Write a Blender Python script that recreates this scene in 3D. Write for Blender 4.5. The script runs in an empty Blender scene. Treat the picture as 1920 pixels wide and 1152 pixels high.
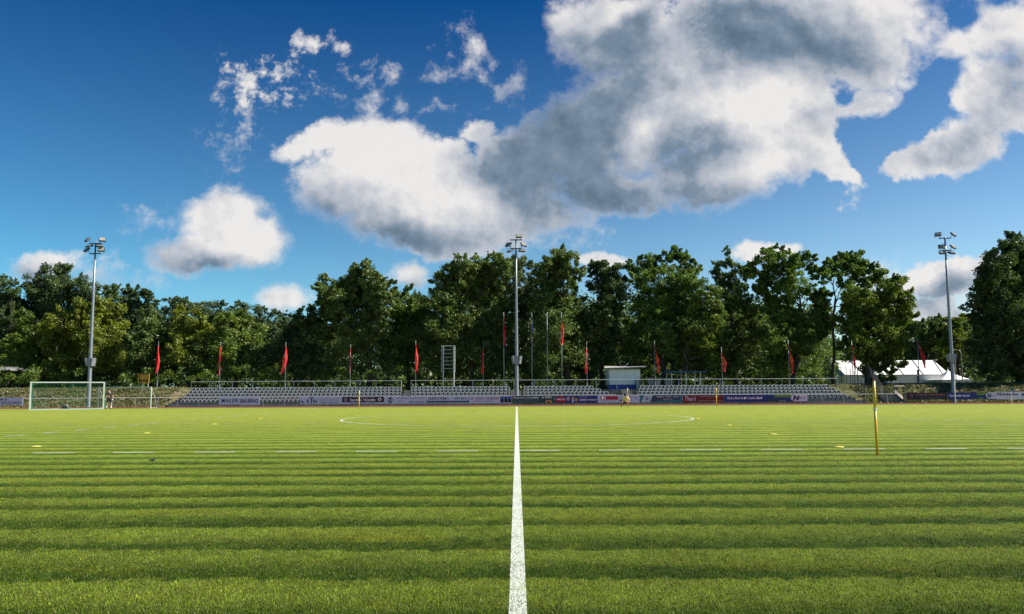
import bpy, bmesh, math, random
import numpy as np
from mathutils import Matrix, Vector, Euler
random.seed(7)
R = math.radians
C = bpy.context.scene.collection
SC = bpy.context.scene

# ------------------------------------------------------------------ camera
F, PX0, HOR, CAMZ = 1390.0, 968.0, 733.0, 1.45
PITCH = 5.0
cam = bpy.data.cameras.new('camera'); camo = bpy.data.objects.new('camera', cam); C.objects.link(camo)
cam.sensor_width = 36; cam.sensor_fit = 'HORIZONTAL'; cam.lens = F / 1920 * 36
off = F * math.tan(R(PITCH))
CY = HOR - off
cam.shift_y = (CY - 576) / 1920
cam.clip_start = 0.1; cam.clip_end = 5000
ROT = Euler((R(90 + PITCH), 0, math.atan(8 / F)), 'XYZ').to_matrix() @ Matrix.Rotation(R(-0.3), 3, 'Z')
camo.matrix_world = Matrix.Translation((0, 0, CAMZ)) @ ROT.to_4x4()
SC.camera = camo

def P(px, py, Y):
    """point of the world at distance Y along the pitch seen at photo pixel px, py"""
    d = ROT @ Vector(((px - 960) / F, -(py - CY) / F, -1))
    s = Y / d.y
    return Vector((d.x * s, Y, CAMZ + d.z * s))
def G(px, py):
    d = ROT @ Vector(((px - 960) / F, -(py - CY) / F, -1))
    s = -CAMZ / d.z
    return Vector((d.x * s, d.y * s, 0))
def X(px, Y): return P(px, 735, Y).x
def Z(py, Y, px=968): return P(px, py, Y).z

# ------------------------------------------------------------------ world: sky with clouds
SUN_AZ, SUN_EL = 90.0, 42.0      # azimuth clockwise from +Y
w = bpy.data.worlds.new('World'); SC.world = w; w.use_nodes = True
nt = w.node_tree; nt.nodes.clear()

class NG:
    """tiny helper to write shader maths"""
    def __init__(s, tree): s.t = tree; s.n = tree.nodes; s.l = tree.links
    def new(s, typ, **k):
        n = s.n.new(typ)
        for a, b in k.items(): setattr(n, a, b)
        return n
    def put(s, sock, v):
        if isinstance(v, bpy.types.NodeSocket): s.l.new(v, sock)
        elif v is not None: sock.default_value = v
    def m(s, op, a, b=None, c=None, clamp=False):
        n = s.new('ShaderNodeMath', operation=op, use_clamp=clamp)
        s.put(n.inputs[0], a)
        if b is not None: s.put(n.inputs[1], b)
        if c is not None: s.put(n.inputs[2], c)
        return n.outputs[0]
    def vm(s, op, a, b=None, out=0, scale=None):
        n = s.new('ShaderNodeVectorMath', operation=op)
        s.put(n.inputs[0], a)
        if b is not None: s.put(n.inputs[1], b)
        if scale is not None: s.put(n.inputs['Scale'], scale)
        return n.outputs[out]
    def ss(s, v, a, b, c=0.0, d=1.0, kind='SMOOTHSTEP'):
        n = s.new('ShaderNodeMapRange', interpolation_type=kind)
        s.put(n.inputs[0], v); s.put(n.inputs[1], a); s.put(n.inputs[2], b); s.put(n.inputs[3], c); s.put(n.inputs[4], d)
        return n.outputs[0]
    def mix(s, f, a, b, blend='MIX'):
        n = s.new('ShaderNodeMix', data_type='RGBA', blend_type=blend)
        s.put(n.inputs[0], f); s.put(n.inputs[6], a); s.put(n.inputs[7], b)
        return n.outputs[2]
    def noise(s, vec, scale, detail=4.0, rough=0.5, col=False, dist=0.0):
        n = s.new('ShaderNodeTexNoise')
        s.put(n.inputs['Vector'], vec); s.put(n.inputs['Scale'], scale); s.put(n.inputs['Detail'], detail)
        s.put(n.inputs['Roughness'], rough); s.put(n.inputs['Distortion'], dist)
        return n.outputs[1 if col else 0]

def rgb(*c): return (c[0], c[1], c[2], 1.0)

# clouds: (px, py, rx, ry, rotation, amplitude) read as directions from the pitch
CLOUDS = [
 (1215,215,200,150,0,1.5),(1075,265,150,110,-25,1.35),(1400,190,240,170,0,1.6),(1520,50,330,130,0,1.6),(1165,70,150,110,0,1.3),
 (1330,320,180,85,-5,1.4),(1650,110,110,80,0,1.1),(1560,310,75,50,30,1.05),(1490,280,100,75,0,1.1),(965,330,130,95,-15,1.4),(1080,60,70,80,0,.95),(1130,360,150,55,5,1.2),
 (1620,200,90,45,-15,.85),(1610,350,25,20,0,.5),
 (1870,170,110,120,-30,1.5),(1785,275,150,62,-12,1.5),(1880,60,130,90,0,1.4),(1705,302,85,36,-12,1.1),(1790,80,80,60,0,1.0),(1700,50,120,70,0,1.3),(1940,150,70,160,0,1.3),
 (700,295,120,95,0,1.6),(620,255,85,40,-12,1.1),(560,275,65,30,-25,.9),(800,335,150,90,10,1.4),(905,400,180,85,0,1.5),(760,405,175,75,8,1.5),
 (1010,400,120,55,0,.95),(900,258,40,32,0,.8),(820,455,150,45,5,1.2),(640,350,110,85,0,1.4),(1000,440,80,40,-10,.75),(760,250,60,40,0,.9),
 (425,415,110,72,0,1.6),(375,470,130,52,0,1.4),(485,455,75,70,0,1.5),(268,405,42,22,-15,.75),(330,430,60,30,0,.7),
 (90,498,95,35,-8,.9),(190,515,75,32,10,.75),(40,505,45,22,0,.7),
 (520,560,70,30,-5,1.2),(768,522,45,30,0,.85),(1125,492,55,22,5,1.3),(1430,472,70,24,0,1.3),(1480,470,30,16,0,.9),
 (1760,530,120,48,-10,1.25),(1720,590,130,50,0,1.0),(1840,505,60,30,-15,.9),(1660,530,60,25,0,.7),
 (500,185,50,40,-20,.36),(460,225,45,18,-25,.26),(470,150,34,18,0,.26),(895,88,26,48,-15,.72),(955,165,24,40,15,.6),(585,73,28,14,0,.45),(645,82,16,9,0,.4),
 (818,135,40,18,-20,.5),(850,195,34,14,-10,.55),(693,198,24,30,20,.62),(750,192,18,32,25,.58),(635,178,36,18,0,.5),(818,180,24,13,-30,.55),(725,135,50,25,0,.4),
 (1290,90,60,60,0,.5)]
HOLES = [(1628,288,58,44,-20,.95),(1690,243,78,42,-30,1.1),(1735,190,58,40,-40,.9),(1765,145,66,34,-35,.9),(1720,60,120,50,-30,.2),(1810,35,55,35,-30,.6),(1880,8,40,20,0,.7),(1577,185,40,26,0,.5),(1600,240,60,40,-30,.55),(1905,275,35,40,0,.6),(1560,350,40,20,0,.5),(1545,340,30,30,0,.4)]
GREY = [(1035,290,210,150,-35,1.45),(1130,190,190,170,0,1.2),(1180,60,190,90,-15,1.0),(1430,60,230,95,5,1.25),(1570,95,150,90,10,.85),(1285,275,150,100,-25,1.15),
 (1200,370,280,60,3,1.15),(1080,340,240,80,0,1.05),(1340,120,110,80,0,.7),(1000,250,90,120,-30,.9),
 (740,445,200,58,12,1.0),(620,385,100,70,30,.75),(860,458,150,36,5,.7),(940,290,60,60,-30,.6),(1010,425,120,40,0,.5),
 (375,505,140,36,3,1.1),(290,470,70,40,0,.6),(490,515,100,20,0,.8),(520,610,60,30,0,.8),
 (100,515,140,32,0,.8),(200,530,90,28,0,.7),(1780,545,130,26,-15,1.0),(1740,575,80,25,0,.6),(1820,590,100,26,0,.6),
 (1810,265,120,40,-25,.6),(1880,180,80,90,0,.6),(1770,305,100,30,0,.55),(1900,130,60,40,-30,.6),(770,548,50,20,0,.7),(1560,210,90,60,0,.35),(1500,330,60,40,0,.3)]
WHITE = [(1215,235,60,95,20,.8),(1160,20,75,35,-35,.9),(1250,25,36,70,25,.9),(1360,200,190,85,-12,.75),(880,370,130,55,20,.5),(720,280,100,60,0,.5),(470,430,60,50,0,.4)]

def ell(b):
    d = ROT @ Vector(((b[0] - 960) / F, -(b[1] - CY) / F, -1))
    return (d.x / d.y, d.z / d.y), b[2] / F, b[3] / F, -R(b[4])

def field(g, uv, blobs, smooth=0.25, mode='SMOOTH_MAX', start=-0.6):
    acc = start
    gk = 1.22 if blobs is GREY else 1.0
    for b in blobs:
        (u, v), rx, ry, rot = ell(b)
        mp = g.new('ShaderNodeMapping', vector_type='TEXTURE')
        if isinstance(acc, float): g.l.new(uv, mp.inputs[0])
        else:                                   # chained so that the shader compiler works through one cloud at a time
            ma = g.new('ShaderNodeVectorMath', operation='MULTIPLY_ADD'); g.l.new(acc, ma.inputs[0]); ma.inputs[1].default_value = (1e-7, 1e-7, 0); g.l.new(uv, ma.inputs[2])
            g.l.new(ma.outputs[0], mp.inputs[0])
        mp.inputs[1].default_value = (u, v, 0); mp.inputs[2].default_value = (0, 0, rot); k_ = 1.45 if (blobs is CLOUDS and b[5] <= 0.76) else gk; mp.inputs[3].default_value = (rx * k_, ry * k_, 1)
        ln = g.vm('LENGTH', mp.outputs[0], out=1)
        amp = (b[5] if b[5] > 0.76 or blobs is not CLOUDS else b[5] * 0.40) * (0.98 if blobs is GREY else 1.0)
        val = g.m('MULTIPLY_ADD', ln, -amp, amp)
        acc = g.m('SMOOTH_MAX', val, acc, smooth)
    return acc

def build_density_group():
    t = bpy.data.node_groups.new('cloud_density', 'ShaderNodeTree')
    t.interface.new_socket('uv', in_out='INPUT', socket_type='NodeSocketVector')
    t.interface.new_socket('d', in_out='OUTPUT', socket_type='NodeSocketFloat')
    g = NG(t)
    gi = g.new('NodeGroupInput'); go = g.new('NodeGroupOutput')
    uv = gi.outputs[0]
    wn = g.noise(uv, 7.0, 3.0, 0.5, col=True)
    wv = g.vm('SCALE', g.vm('SUBTRACT', wn, (0.5, 0.5, 0.5)), scale=0.032)
    wn2 = g.noise(uv, 38.0, 3.0, 0.6, col=True)
    wv = g.vm('ADD', wv, g.vm('SCALE', g.vm('SUBTRACT', wn2, (0.5, 0.5, 0.5)), scale=0.020))
    uvw = g.vm('MULTIPLY', g.vm('ADD', uv, wv), (1, 1, 0))
    base = field(g, uvw, CLOUDS, 0.12)
    hole = field(g, uvw, HOLES, 0.1, start=-0.5)
    base = g.m('SUBTRACT', g.m('MINIMUM', base, 0.85), g.m('MAXIMUM', hole, 0.0))
    n1 = g.m('SUBTRACT', g.noise(uvw, 11.0, 7.0, 0.66), 0.5)
    n2 = g.m('SUBTRACT', g.noise(uv, 40.0, 4.0, 0.65), 0.5)
    d = g.m('MULTIPLY_ADD', n1, 1.7, base)
    d = g.m('MULTIPLY_ADD', n2, 0.65, d)
    g.l.new(d, go.inputs[0])
    return t

g = NG(nt)
sky = g.new('ShaderNodeTexSky', sky_type='NISHITA', sun_disc=False, sun_elevation=R(SUN_EL), sun_rotation=R(SUN_AZ), altitude=50, air_density=1.0, dust_density=0.4, ozone_density=3.0)
tc = g.new('ShaderNodeTexCoord'); sep = g.new('ShaderNodeSeparateXYZ'); g.l.new(tc.outputs['Generated'], sep.inputs[0])
dy = g.m('MAXIMUM', sep.outputs[1], 0.05)
cmb = g.new('ShaderNodeCombineXYZ')
g.l.new(g.m('DIVIDE', sep.outputs[0], dy), cmb.inputs[0]); g.l.new(g.m('DIVIDE', sep.outputs[2], dy), cmb.inputs[1])
uv = cmb.outputs[0]
dg = build_density_group()
def dens(off):
    n = g.new('ShaderNodeGroup'); n.node_tree = dg
    g.l.new(g.vm('ADD', uv, off) if off else uv, n.inputs[0]); return n.outputs[0]
d0 = dens(None)
alpha = g.ss(d0, -0.02, g.ss(g.noise(uv, 3.2, 2.0), 0.35, 0.65, 0.22, 0.85, 'LINEAR'))
rel = g.m('SUBTRACT', g.noise(uv, 11.0, 6.0, 0.62), g.noise(g.vm('ADD', uv, (0.012, 0.016, 0)), 11.0, 6.0, 0.62))
wn = g.vm('SCALE', g.vm('SUBTRACT', g.noise(uv, 9.0, 5.0, 0.55, col=True), (0.5, 0.5, 0.5)), scale=0.05)
uvg = g.vm('MULTIPLY', g.vm('ADD', uv, wn), (1, 1, 0))
grey = g.m('MINIMUM', g.m('MAXIMUM', field(g, uvg, GREY, 0.45, start=-0.3), 0.0), 0.80)
wht = g.m('MAXIMUM', field(g, uvg, WHITE, 0.2, start=-0.3), 0.0)
gr = g.m('SUBTRACT', g.m('MULTIPLY', grey, 1.25), g.m('MULTIPLY', wht, 0.8))
gr = g.m('MULTIPLY_ADD', g.m('SUBTRACT', g.noise(uvg, 4.5, 6.0, 0.5), 0.5), 0.55, gr)
gr = g.m('MULTIPLY_ADD', rel, -1.5, gr)
gr = g.m('MULTIPLY', g.ss(gr, -0.02, 1.27, 0.0, 1.0, 'LINEAR'), g.ss(d0, 0.1, 0.6, 0.55, 1.0))
ramp = g.new('ShaderNodeValToRGB'); g.l.new(gr, ramp.inputs[0])
cr = ramp.color_ramp
cr.elements[0].position = 0.0; cr.elements[0].color = rgb(0.86, 0.84, 0.82)
cr.elements[1].position = 1.0; cr.elements[1].color = rgb(0.115, 0.170, 0.235)
e = cr.elements.new(0.35); e.color = rgb(0.52, 0.55, 0.61)
e = cr.elements.new(0.7); e.color = rgb(0.215, 0.285, 0.370)
SKYS = 0.085
EXPO = 0.85
K = 1.0 / (SKYS * 2 ** EXPO)
cloudcol = g.vm('SCALE', ramp.outputs[0], scale=K)
tint = g.mix(1.0, sky.outputs[0], rgb(0.50, 0.86, 1.0), 'MULTIPLY')
# polarised look: deeper blue with height
el = g.ss(sep.outputs[2], 0.06, 0.50, 1.0, 0.0, 'LINEAR')
azs = g.ss(sep.outputs[0], -0.6, 0.45, 0.0, 1.0, 'LINEAR')
deep = g.mix(el, rgb(0.0, 0.29, 0.51), rgb(1.45, 1.14, 0.96))
deep = g.mix(1.0, deep, g.mix(azs, rgb(0.58, 0.88, 0.97), rgb(1.25, 1.04, 1.0)), 'MULTIPLY')
skyc = g.mix(1.0, tint, deep, 'MULTIPLY')
above = g.ss(sep.outputs[2], 0.0, 0.02)
front = g.ss(sep.outputs[1], 0.12, 0.25)
a = g.m('MULTIPLY', g.m('MULTIPLY', alpha, g.m('MULTIPLY', above, front)), 0.97)
final = g.mix(a, skyc, cloudcol)
bg = g.new('ShaderNodeBackground'); g.l.new(final, bg.inputs[0]); bg.inputs[1].default_value = SKYS
w.cycles.sampling_method = 'MANUAL'; w.cycles.sample_map_resolution = 256
out = g.new('ShaderNodeOutputWorld'); g.l.new(bg.outputs[0], out.inputs[0])

# ------------------------------------------------------------------ sun
sl = bpy.data.lights.new('sun', 'SUN'); sl.energy = 5.0; sl.angle = R(0.53); sl.color = (1.0, 0.93, 0.80)
so = bpy.data.objects.new('sun', sl); C.objects.link(so)
sd = Vector((math.sin(R(SUN_AZ)) * math.cos(R(SUN_EL)), math.cos(R(SUN_AZ)) * math.cos(R(SUN_EL)), math.sin(R(SUN_EL))))
so.rotation_euler = sd.to_track_quat('Z', 'Y').to_euler()
SC.view_settings.view_transform = 'Standard'; SC.view_settings.look = 'None'; SC.view_settings.gamma = 1
SC.view_settings.exposure = EXPO
SC.cycles.max_bounces = 5; SC.cycles.transparent_max_bounces = 8
SC.cycles.diffuse_bounces = 3; SC.cycles.transmission_bounces = 3

# ------------------------------------------------------------------ helpers
def tag(o, label=None, cat=None, group=None, kind=None):
    if label: o['label'] = label
    if cat: o['category'] = cat
    if group: o['group'] = group
    if kind: o['kind'] = kind
    return o
def empty(name, loc=(0, 0, 0), rz=0):
    o = bpy.data.objects.new(name, None); C.objects.link(o); o.location = loc; o.rotation_euler = (0, 0, rz)
    o.empty_display_size = 0.2
    return o
def link(name, me, parent=None, m=None):
    o = bpy.data.objects.new(name, me); C.objects.link(o)
    if m is not None: me.materials.clear(); me.materials.append(m)
    if parent is not None: o.parent = parent
    return o
def copy_tree(o, parent=None):
    c = o.copy(); C.objects.link(c); c.parent = parent
    for ch in list(o.children): copy_tree(ch, c)
    return c

class MB:
    def __init__(s): s.v = []; s.f = []
    def add(s, vs, fs):
        n = len(s.v); s.v += [tuple(v) for v in vs]; s.f += [tuple(n + i for i in f) for f in fs]; return s
    def box(s, x0, x1, y0, y1, z0, z1):
        return s.add([(x0,y0,z0),(x1,y0,z0),(x1,y1,z0),(x0,y1,z0),(x0,y0,z1),(x1,y0,z1),(x1,y1,z1),(x0,y1,z1)],
                     [(0,3,2,1),(4,5,6,7),(0,1,5,4),(1,2,6,5),(2,3,7,6),(3,0,4,7)])
    def obox(s, M, sx, sy, sz):
        vs = [M @ Vector((x * sx / 2, y * sy / 2, z * sz / 2)) for z in (-1, 1) for y in (-1, 1) for x in (-1, 1)]
        return s.add(vs, [(0,2,3,1),(4,5,7,6),(0,1,5,4),(1,3,7,5),(3,2,6,7),(2,0,4,6)])
    def tube(s, pts, rad, seg=8, cap=True):
        pts = [Vector(p) for p in pts]
        if not hasattr(rad, '__len__'): rad = [rad] * len(pts)
        n0 = len(s.v); u = None
        for i, p in enumerate(pts):
            d = (pts[min(i + 1, len(pts) - 1)] - pts[max(i - 1, 0)]).normalized()
            if u is None: u = d.orthogonal().normalized()
            else: u = (u - d * u.dot(d)).normalized()
            v = d.cross(u)
            for k in range(seg):
                a = 2 * math.pi * k / seg
                s.v.append(tuple(p + (u * math.cos(a) + v * math.sin(a)) * rad[i]))
        for i in range(len(pts) - 1):
            for k in range(seg):
                a = n0 + i * seg + k; b = n0 + i * seg + (k + 1) % seg
                s.f.append((a, b, b + seg, a + seg))
        if cap:
            s.f.append(tuple(n0 + k for k in reversed(range(seg))))
            s.f.append(tuple(n0 + (len(pts) - 1) * seg + k for k in range(seg)))
        return s
    def prism(s, poly, y0, y1):
        """polygon in x,z extruded along y"""
        n = len(poly)
        return s.add([(x, y0, z) for x, z in poly] + [(x, y1, z) for x, z in poly],
                     [tuple(range(n)), tuple(reversed(range(n, 2 * n)))] + [(i, i + n, (i + 1) % n + n, (i + 1) % n) for i in range(n)])
    def xprism(s, poly, x0, x1):
        n = len(poly)
        return s.add([(x0, y, z) for y, z in poly] + [(x1, y, z) for y, z in poly],
                     [tuple(reversed(range(n))), tuple(range(n, 2 * n))] + [(i, (i + 1) % n, (i + 1) % n + n, i + n) for i in range(n)])
    def mesh(s, name, smooth=False):
        me = bpy.data.meshes.new(name); me.from_pydata(s.v, [], s.f); me.update()
        bm = bmesh.new(); bm.from_mesh(me); bmesh.ops.recalc_face_normals(bm, faces=bm.faces); bm.to_mesh(me); bm.free()
        if smooth: me.polygons.foreach_set('use_smooth', [True] * len(me.polygons))
        return me
    def build(s, name, m, parent=None, smooth=False):
        return link(name, s.mesh(name, smooth), parent, m)

def quads_mesh(name, co, k=4):
    """co: (n*k,3) array of separate k-gons"""
    me = bpy.data.meshes.new(name); n = len(co)
    me.vertices.add(n); me.vertices.foreach_set('co', co.astype(np.float32).ravel())
    me.loops.add(n); me.loops.foreach_set('vertex_index', np.arange(n, dtype=np.int32))
    me.polygons.add(n // k); me.polygons.foreach_set('loop_start', np.arange(0, n, k, dtype=np.int32))
    me.update(calc_edges=True); me.validate(); return me

# ------------------------------------------------------------------ materials
MATS = {}
def mat(name, col, rough=0.6, metal=0.0, var=0.12, vscale=3.0, spec=0.5):
    """painted or raw surface with slight uneven colour"""
    if name in MATS: return MATS[name]
    m = bpy.data.materials.new(name); m.use_nodes = True; g = NG(m.node_tree)
    b = m.node_tree.nodes['Principled BSDF']
    co = g.new('ShaderNodeTexCoord').outputs['Object']
    n = g.noise(co, vscale, 6.0, 0.65)
    f = g.ss(n, 0.25, 0.75, 1 - var, 1 + var, 'LINEAR')
    c = g.vm('SCALE', (col[0], col[1], col[2]), scale=f)
    g.l.new(c, b.inputs['Base Color']); b.inputs['Roughness'].default_value = rough; b.inputs['Metallic'].default_value = metal
    b.inputs['Specular IOR Level'].default_value = spec
    MATS[name] = m; return m

def leaf_mat(name, dark, light, trans=0.35):
    m = bpy.data.materials.new(name); m.use_nodes = True; g = NG(m.node_tree); m.node_tree.nodes.clear()
    geo = g.new('ShaderNodeNewGeometry')
    rnd = geo.outputs['Random Per Island']
    n = g.noise(geo.outputs['Position'], 0.55, 3.0, 0.6)
    f = g.m('ADD', g.m('MULTIPLY', rnd, 0.6), g.ss(n, 0.3, 0.7, -0.15, 0.6, 'LINEAR'), clamp=True)
    c = g.mix(f, rgb(*dark), rgb(*light))
    d = g.new('ShaderNodeBsdfDiffuse'); g.l.new(c, d.inputs[0])
    t = g.new('ShaderNodeBsdfTranslucent'); g.l.new(g.mix(1.0, c, rgb(1.25, 1.3, 0.55), 'MULTIPLY'), t.inputs[0])
    s1 = g.new('ShaderNodeMixShader'); s1.inputs[0].default_value = trans
    g.l.new(d.outputs[0], s1.inputs[1]); g.l.new(t.outputs[0], s1.inputs[2])
    gl = g.new('ShaderNodeBsdfGlossy'); gl.inputs['Roughness'].default_value = 0.45; gl.inputs[0].default_value = rgb(0.8, 0.85, 0.8)
    s2 = g.new('ShaderNodeMixShader'); s2.inputs[0].default_value = 0.03
    g.l.new(s1.outputs[0], s2.inputs[1]); g.l.new(gl.outputs[0], s2.inputs[2])
    o = g.new('ShaderNodeOutputMaterial'); g.l.new(s2.outputs[0], o.inputs[0])
    return m

LEAF = {
 'dark': leaf_mat('dark_leaves', (0.022, 0.044, 0.017), (0.110, 0.170, 0.052), .3),
 'oak': leaf_mat('oak_leaves', (0.030, 0.058, 0.018), (0.185, 0.255, 0.066), .32),
 'locust': leaf_mat('locust_leaves', (0.034, 0.072, 0.017), (0.190, 0.290, 0.056), 0.34),
 'yellow': leaf_mat('yellow_green_leaves', (0.055, 0.085, 0.014), (0.290, 0.330, 0.035), 0.36),
 'bright': leaf_mat('bright_leaves', (0.040, 0.072, 0.014), (0.210, 0.290, 0.045), 0.36),
 'grey': leaf_mat('grey_green_leaves', (0.032, 0.056, 0.024), (0.140, 0.200, 0.085), .32),
}
BARK = mat('bark', (0.055, 0.045, 0.035), 0.9, var=0.4, vscale=6)
GALV = mat('galvanised_steel', (0.24, 0.27, 0.30), 0.45, 0.4, 0.12, 2.0)
WHITEM = mat('white_paint', (0.72, 0.72, 0.70), 0.45)
RAILM = mat('rail_steel', (0.50, 0.51, 0.52), 0.45, 0.35)
DARKM = mat('dark_metal', (0.05, 0.055, 0.06), 0.5)
LENS = mat('floodlight_glass', (0.30, 0.29, 0.26), 0.15, 0.0)
CONC = mat('concrete', (0.30, 0.29, 0.27), 0.85, var=0.3, vscale=1.5)
CONCD = mat('weathered_concrete', (0.15, 0.145, 0.13), 0.9, var=0.35, vscale=2.5)
STEPM = mat('stair_concrete', (0.30, 0.27, 0.23), 0.9, var=0.3, vscale=3)
RED = mat('red_flag_cloth', (0.62, 0.012, 0.014), 0.7)
YEL = mat('yellow_print', (0.85, 0.50, 0.02), 0.6)
WHT = mat('white_print', (0.80, 0.80, 0.80), 0.6)
YELP = mat('yellow_plastic', (0.85, 0.40, 0.006), 0.4, var=0.05)
NETG = mat('green_net', (0.03, 0.20, 0.10), 0.7)
BLUE = mat('blue_paint', (0.010, 0.045, 0.30), 0.5)

# ------------------------------------------------------------------ grass colour shared by turf and blades
def turf_colour(g, blade=False):
    geo = g.new('ShaderNodeNewGeometry'); pos = geo.outputs['Position']
    sp = g.new('ShaderNodeSeparateXYZ'); g.l.new(pos, sp.inputs[0]); x, y = sp.outputs[0], sp.outputs[1]
    flat = g.vm('MULTIPLY', pos, (1, 1, 0))
    # mowing passes run across the pitch; sheen of leaning blades painted as colour
    wob = g.m('MULTIPLY', g.m('SUBTRACT', g.noise(g.vm('MULTIPLY', pos, (0.12, 0.9, 0)), 1.0, 2.0), 0.5), 0.55)
    fine = g.m('MULTIPLY', g.m('SUBTRACT', g.noise(flat, 6.0, 3.0), 0.5), 0.35)
    t = g.m('FRACT', g.m('ADD', g.m('ADD', g.m('DIVIDE', y, 1.17), wob), fine))
    band = g.m('MULTIPLY', g.ss(t, 0.0, 0.06, 1.0, 0.0), 0.0)
    lightness = g.m('MULTIPLY', g.ss(t, 0.08, 0.72), g.ss(t, 0.93, 1.0, 1.0, 0.0))
    amp = g.ss(g.noise(g.vm('MULTIPLY', pos, (0.25, 0.5, 0)), 1.0, 3.0), 0.3, 0.7, 0.65, 1.0)
    st = g.m('ADD', g.m('MULTIPLY', lightness, amp), g.m('MULTIPLY', g.m('SUBTRACT', 1.0, amp), 0.5))
    st = g.m('ADD', st, g.m('MULTIPLY', g.m('SUBTRACT', g.noise(flat, 3.2, 5.0, 0.6), 0.5), 0.9), clamp=True)
    c = g.mix(st, rgb(0.042, 0.086, 0.008), rgb(0.200, 0.262, 0.032))
    # yellowish patches
    yp = g.ss(g.noise(g.vm('MULTIPLY', pos, (0.35, 0.9, 0)), 1.0, 5.0, 0.6), 0.52, 0.75)
    c = g.mix(g.m('MULTIPLY', yp, 0.5), c, rgb(0.25, 0.262, 0.02))
    # turf colour turns paler and yellower with distance
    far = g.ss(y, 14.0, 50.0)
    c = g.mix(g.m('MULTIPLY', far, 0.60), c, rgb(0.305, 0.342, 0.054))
    sp2 = g.noise(g.vm('MULTIPLY', pos, (9.0, 4.0, 0)), 1.0, 4.0, 0.7)
    c = g.vm('SCALE', c, scale=g.ss(sp2, 0.25, 0.75, 0.68, 1.32, 'LINEAR'))
    sp3 = g.noise(g.vm('MULTIPLY', pos, (1.1, 1.1, 0)), 1.0, 4.0, 0.6)
    c = g.vm('SCALE', c, scale=g.ss(sp3, 0.3, 0.7, 0.86, 1.14, 'LINEAR'))
    return c, x, y, flat, geo

def turf_material():
    m = bpy.data.materials.new('mown_turf'); m.use_nodes = True; g = NG(m.node_tree); b = m.node_tree.nodes['Principled BSDF']
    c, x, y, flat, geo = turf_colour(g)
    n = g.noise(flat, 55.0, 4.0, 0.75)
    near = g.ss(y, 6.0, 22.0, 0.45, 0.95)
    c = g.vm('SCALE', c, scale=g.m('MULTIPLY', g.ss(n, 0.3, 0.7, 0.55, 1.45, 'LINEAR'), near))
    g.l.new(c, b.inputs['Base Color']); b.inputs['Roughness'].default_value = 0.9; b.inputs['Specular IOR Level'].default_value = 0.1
    return m
def blade_material():
    m = bpy.data.materials.new('grass_blades'); m.use_nodes = True; g = NG(m.node_tree); m.node_tree.nodes.clear()
    c, x, y, flat, geo = turf_colour(g, True)
    rnd = geo.outputs['Random Per Island']
    c = g.vm('SCALE', c, scale=g.ss(rnd, 0.0, 1.0, 0.38, 1.85, 'LINEAR'))
    dry = g.ss(g.m('FRACT', g.m('MULTIPLY', rnd, 37.0)), 0.88, 0.9)
    c = g.mix(g.m('MULTIPLY', dry, 0.7), c, rgb(0.36, 0.34, 0.16))
    # chalk on the blades that stand in the halfway line
    ax = g.m('ABSOLUTE', g.m('ADD', x, g.m('MULTIPLY', g.m('SUBTRACT', rnd, 0.5), 0.025)))
    lim = g.m('LESS_THAN', ax, 0.060)
    wn = g.ss(g.noise(flat, 2.6, 3.0), 0.35, 0.6, 0.45, 0.92)
    white = g.m('MULTIPLY', lim, g.m('LESS_THAN', g.m('FRACT', g.m('MULTIPLY', rnd, 91.0)), wn))
    c = g.mix(g.m('MULTIPLY', white, 0.9), c, rgb(0.38, 0.42, 0.38))
    d = g.new('ShaderNodeBsdfDiffuse'); g.l.new(c, d.inputs[0]); t = g.new('ShaderNodeBsdfTranslucent'); g.l.new(c, t.inputs[0])
    s1 = g.new('ShaderNodeMixShader'); s1.inputs[0].default_value = 0.3
    g.l.new(d.outputs[0], s1.inputs[1]); g.l.new(t.outputs[0], s1.inputs[2])
    o = g.new('ShaderNodeOutputMaterial'); g.l.new(s1.outputs[0], o.inputs[0])
    return m
def chalk_material(name, cover):
    m = bpy.data.materials.new(name); m.use_nodes = True; g = NG(m.node_tree); b = m.node_tree.nodes['Principled BSDF']
    c, x, y, flat, geo = turf_colour(g)
    n = g.m('ADD', g.m('MULTIPLY', g.noise(flat, 60.0, 3.0, 0.7), 0.6), g.m('MULTIPLY', g.noise(flat, 2.6, 3.0), 0.4))
    a = g.ss(n, 0.62 - cover * 0.35, 0.75 - cover * 0.3)
    c = g.mix(g.m('MULTIPLY', a, min(0.92, cover + 0.1)), c, rgb(0.56, 0.59, 0.54))
    g.l.new(c, b.inputs['Base Color']); b.inputs['Roughness'].default_value = 0.95; b.inputs['Specular IOR Level'].default_value = 0.1
    return m
TURF = turf_material(); CHALK = chalk_material('chalk_line', 0.76); CHALKF = chalk_material('faded_chalk', 0.62); CHALKH = chalk_material('halfway_chalk', 0.95)

def ground_material():
    m = bpy.data.materials.new('earth_and_weeds'); m.use_nodes = True; g = NG(m.node_tree); b = m.node_tree.nodes['Principled BSDF']
    geo = g.new('ShaderNodeNewGeometry'); pos = geo.outputs['Position']
    n = g.noise(pos, 0.35, 6.0, 0.65); n2 = g.noise(pos, 3.0, 5.0, 0.7)
    c = g.mix(g.ss(n, 0.4, 0.6), rgb(0.075, 0.095, 0.030), rgb(0.19, 0.165, 0.095))
    c = g.vm('SCALE', c, scale=g.ss(n2, 0.3, 0.7, 0.45, 1.5, 'LINEAR'))
    g.l.new(c, b.inputs['Base Color']); b.inputs['Roughness'].default_value = 0.95; b.inputs['Specular IOR Level'].default_value = 0.1
    bp = g.new('ShaderNodeBump'); bp.inputs['Strength'].default_value = 0.8; bp.inputs['Distance'].default_value = 0.15
    g.l.new(n2, bp.inputs['Height']); g.l.new(bp.outputs[0], b.inputs['Normal'])
    return m
GROUND = ground_material()
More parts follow.
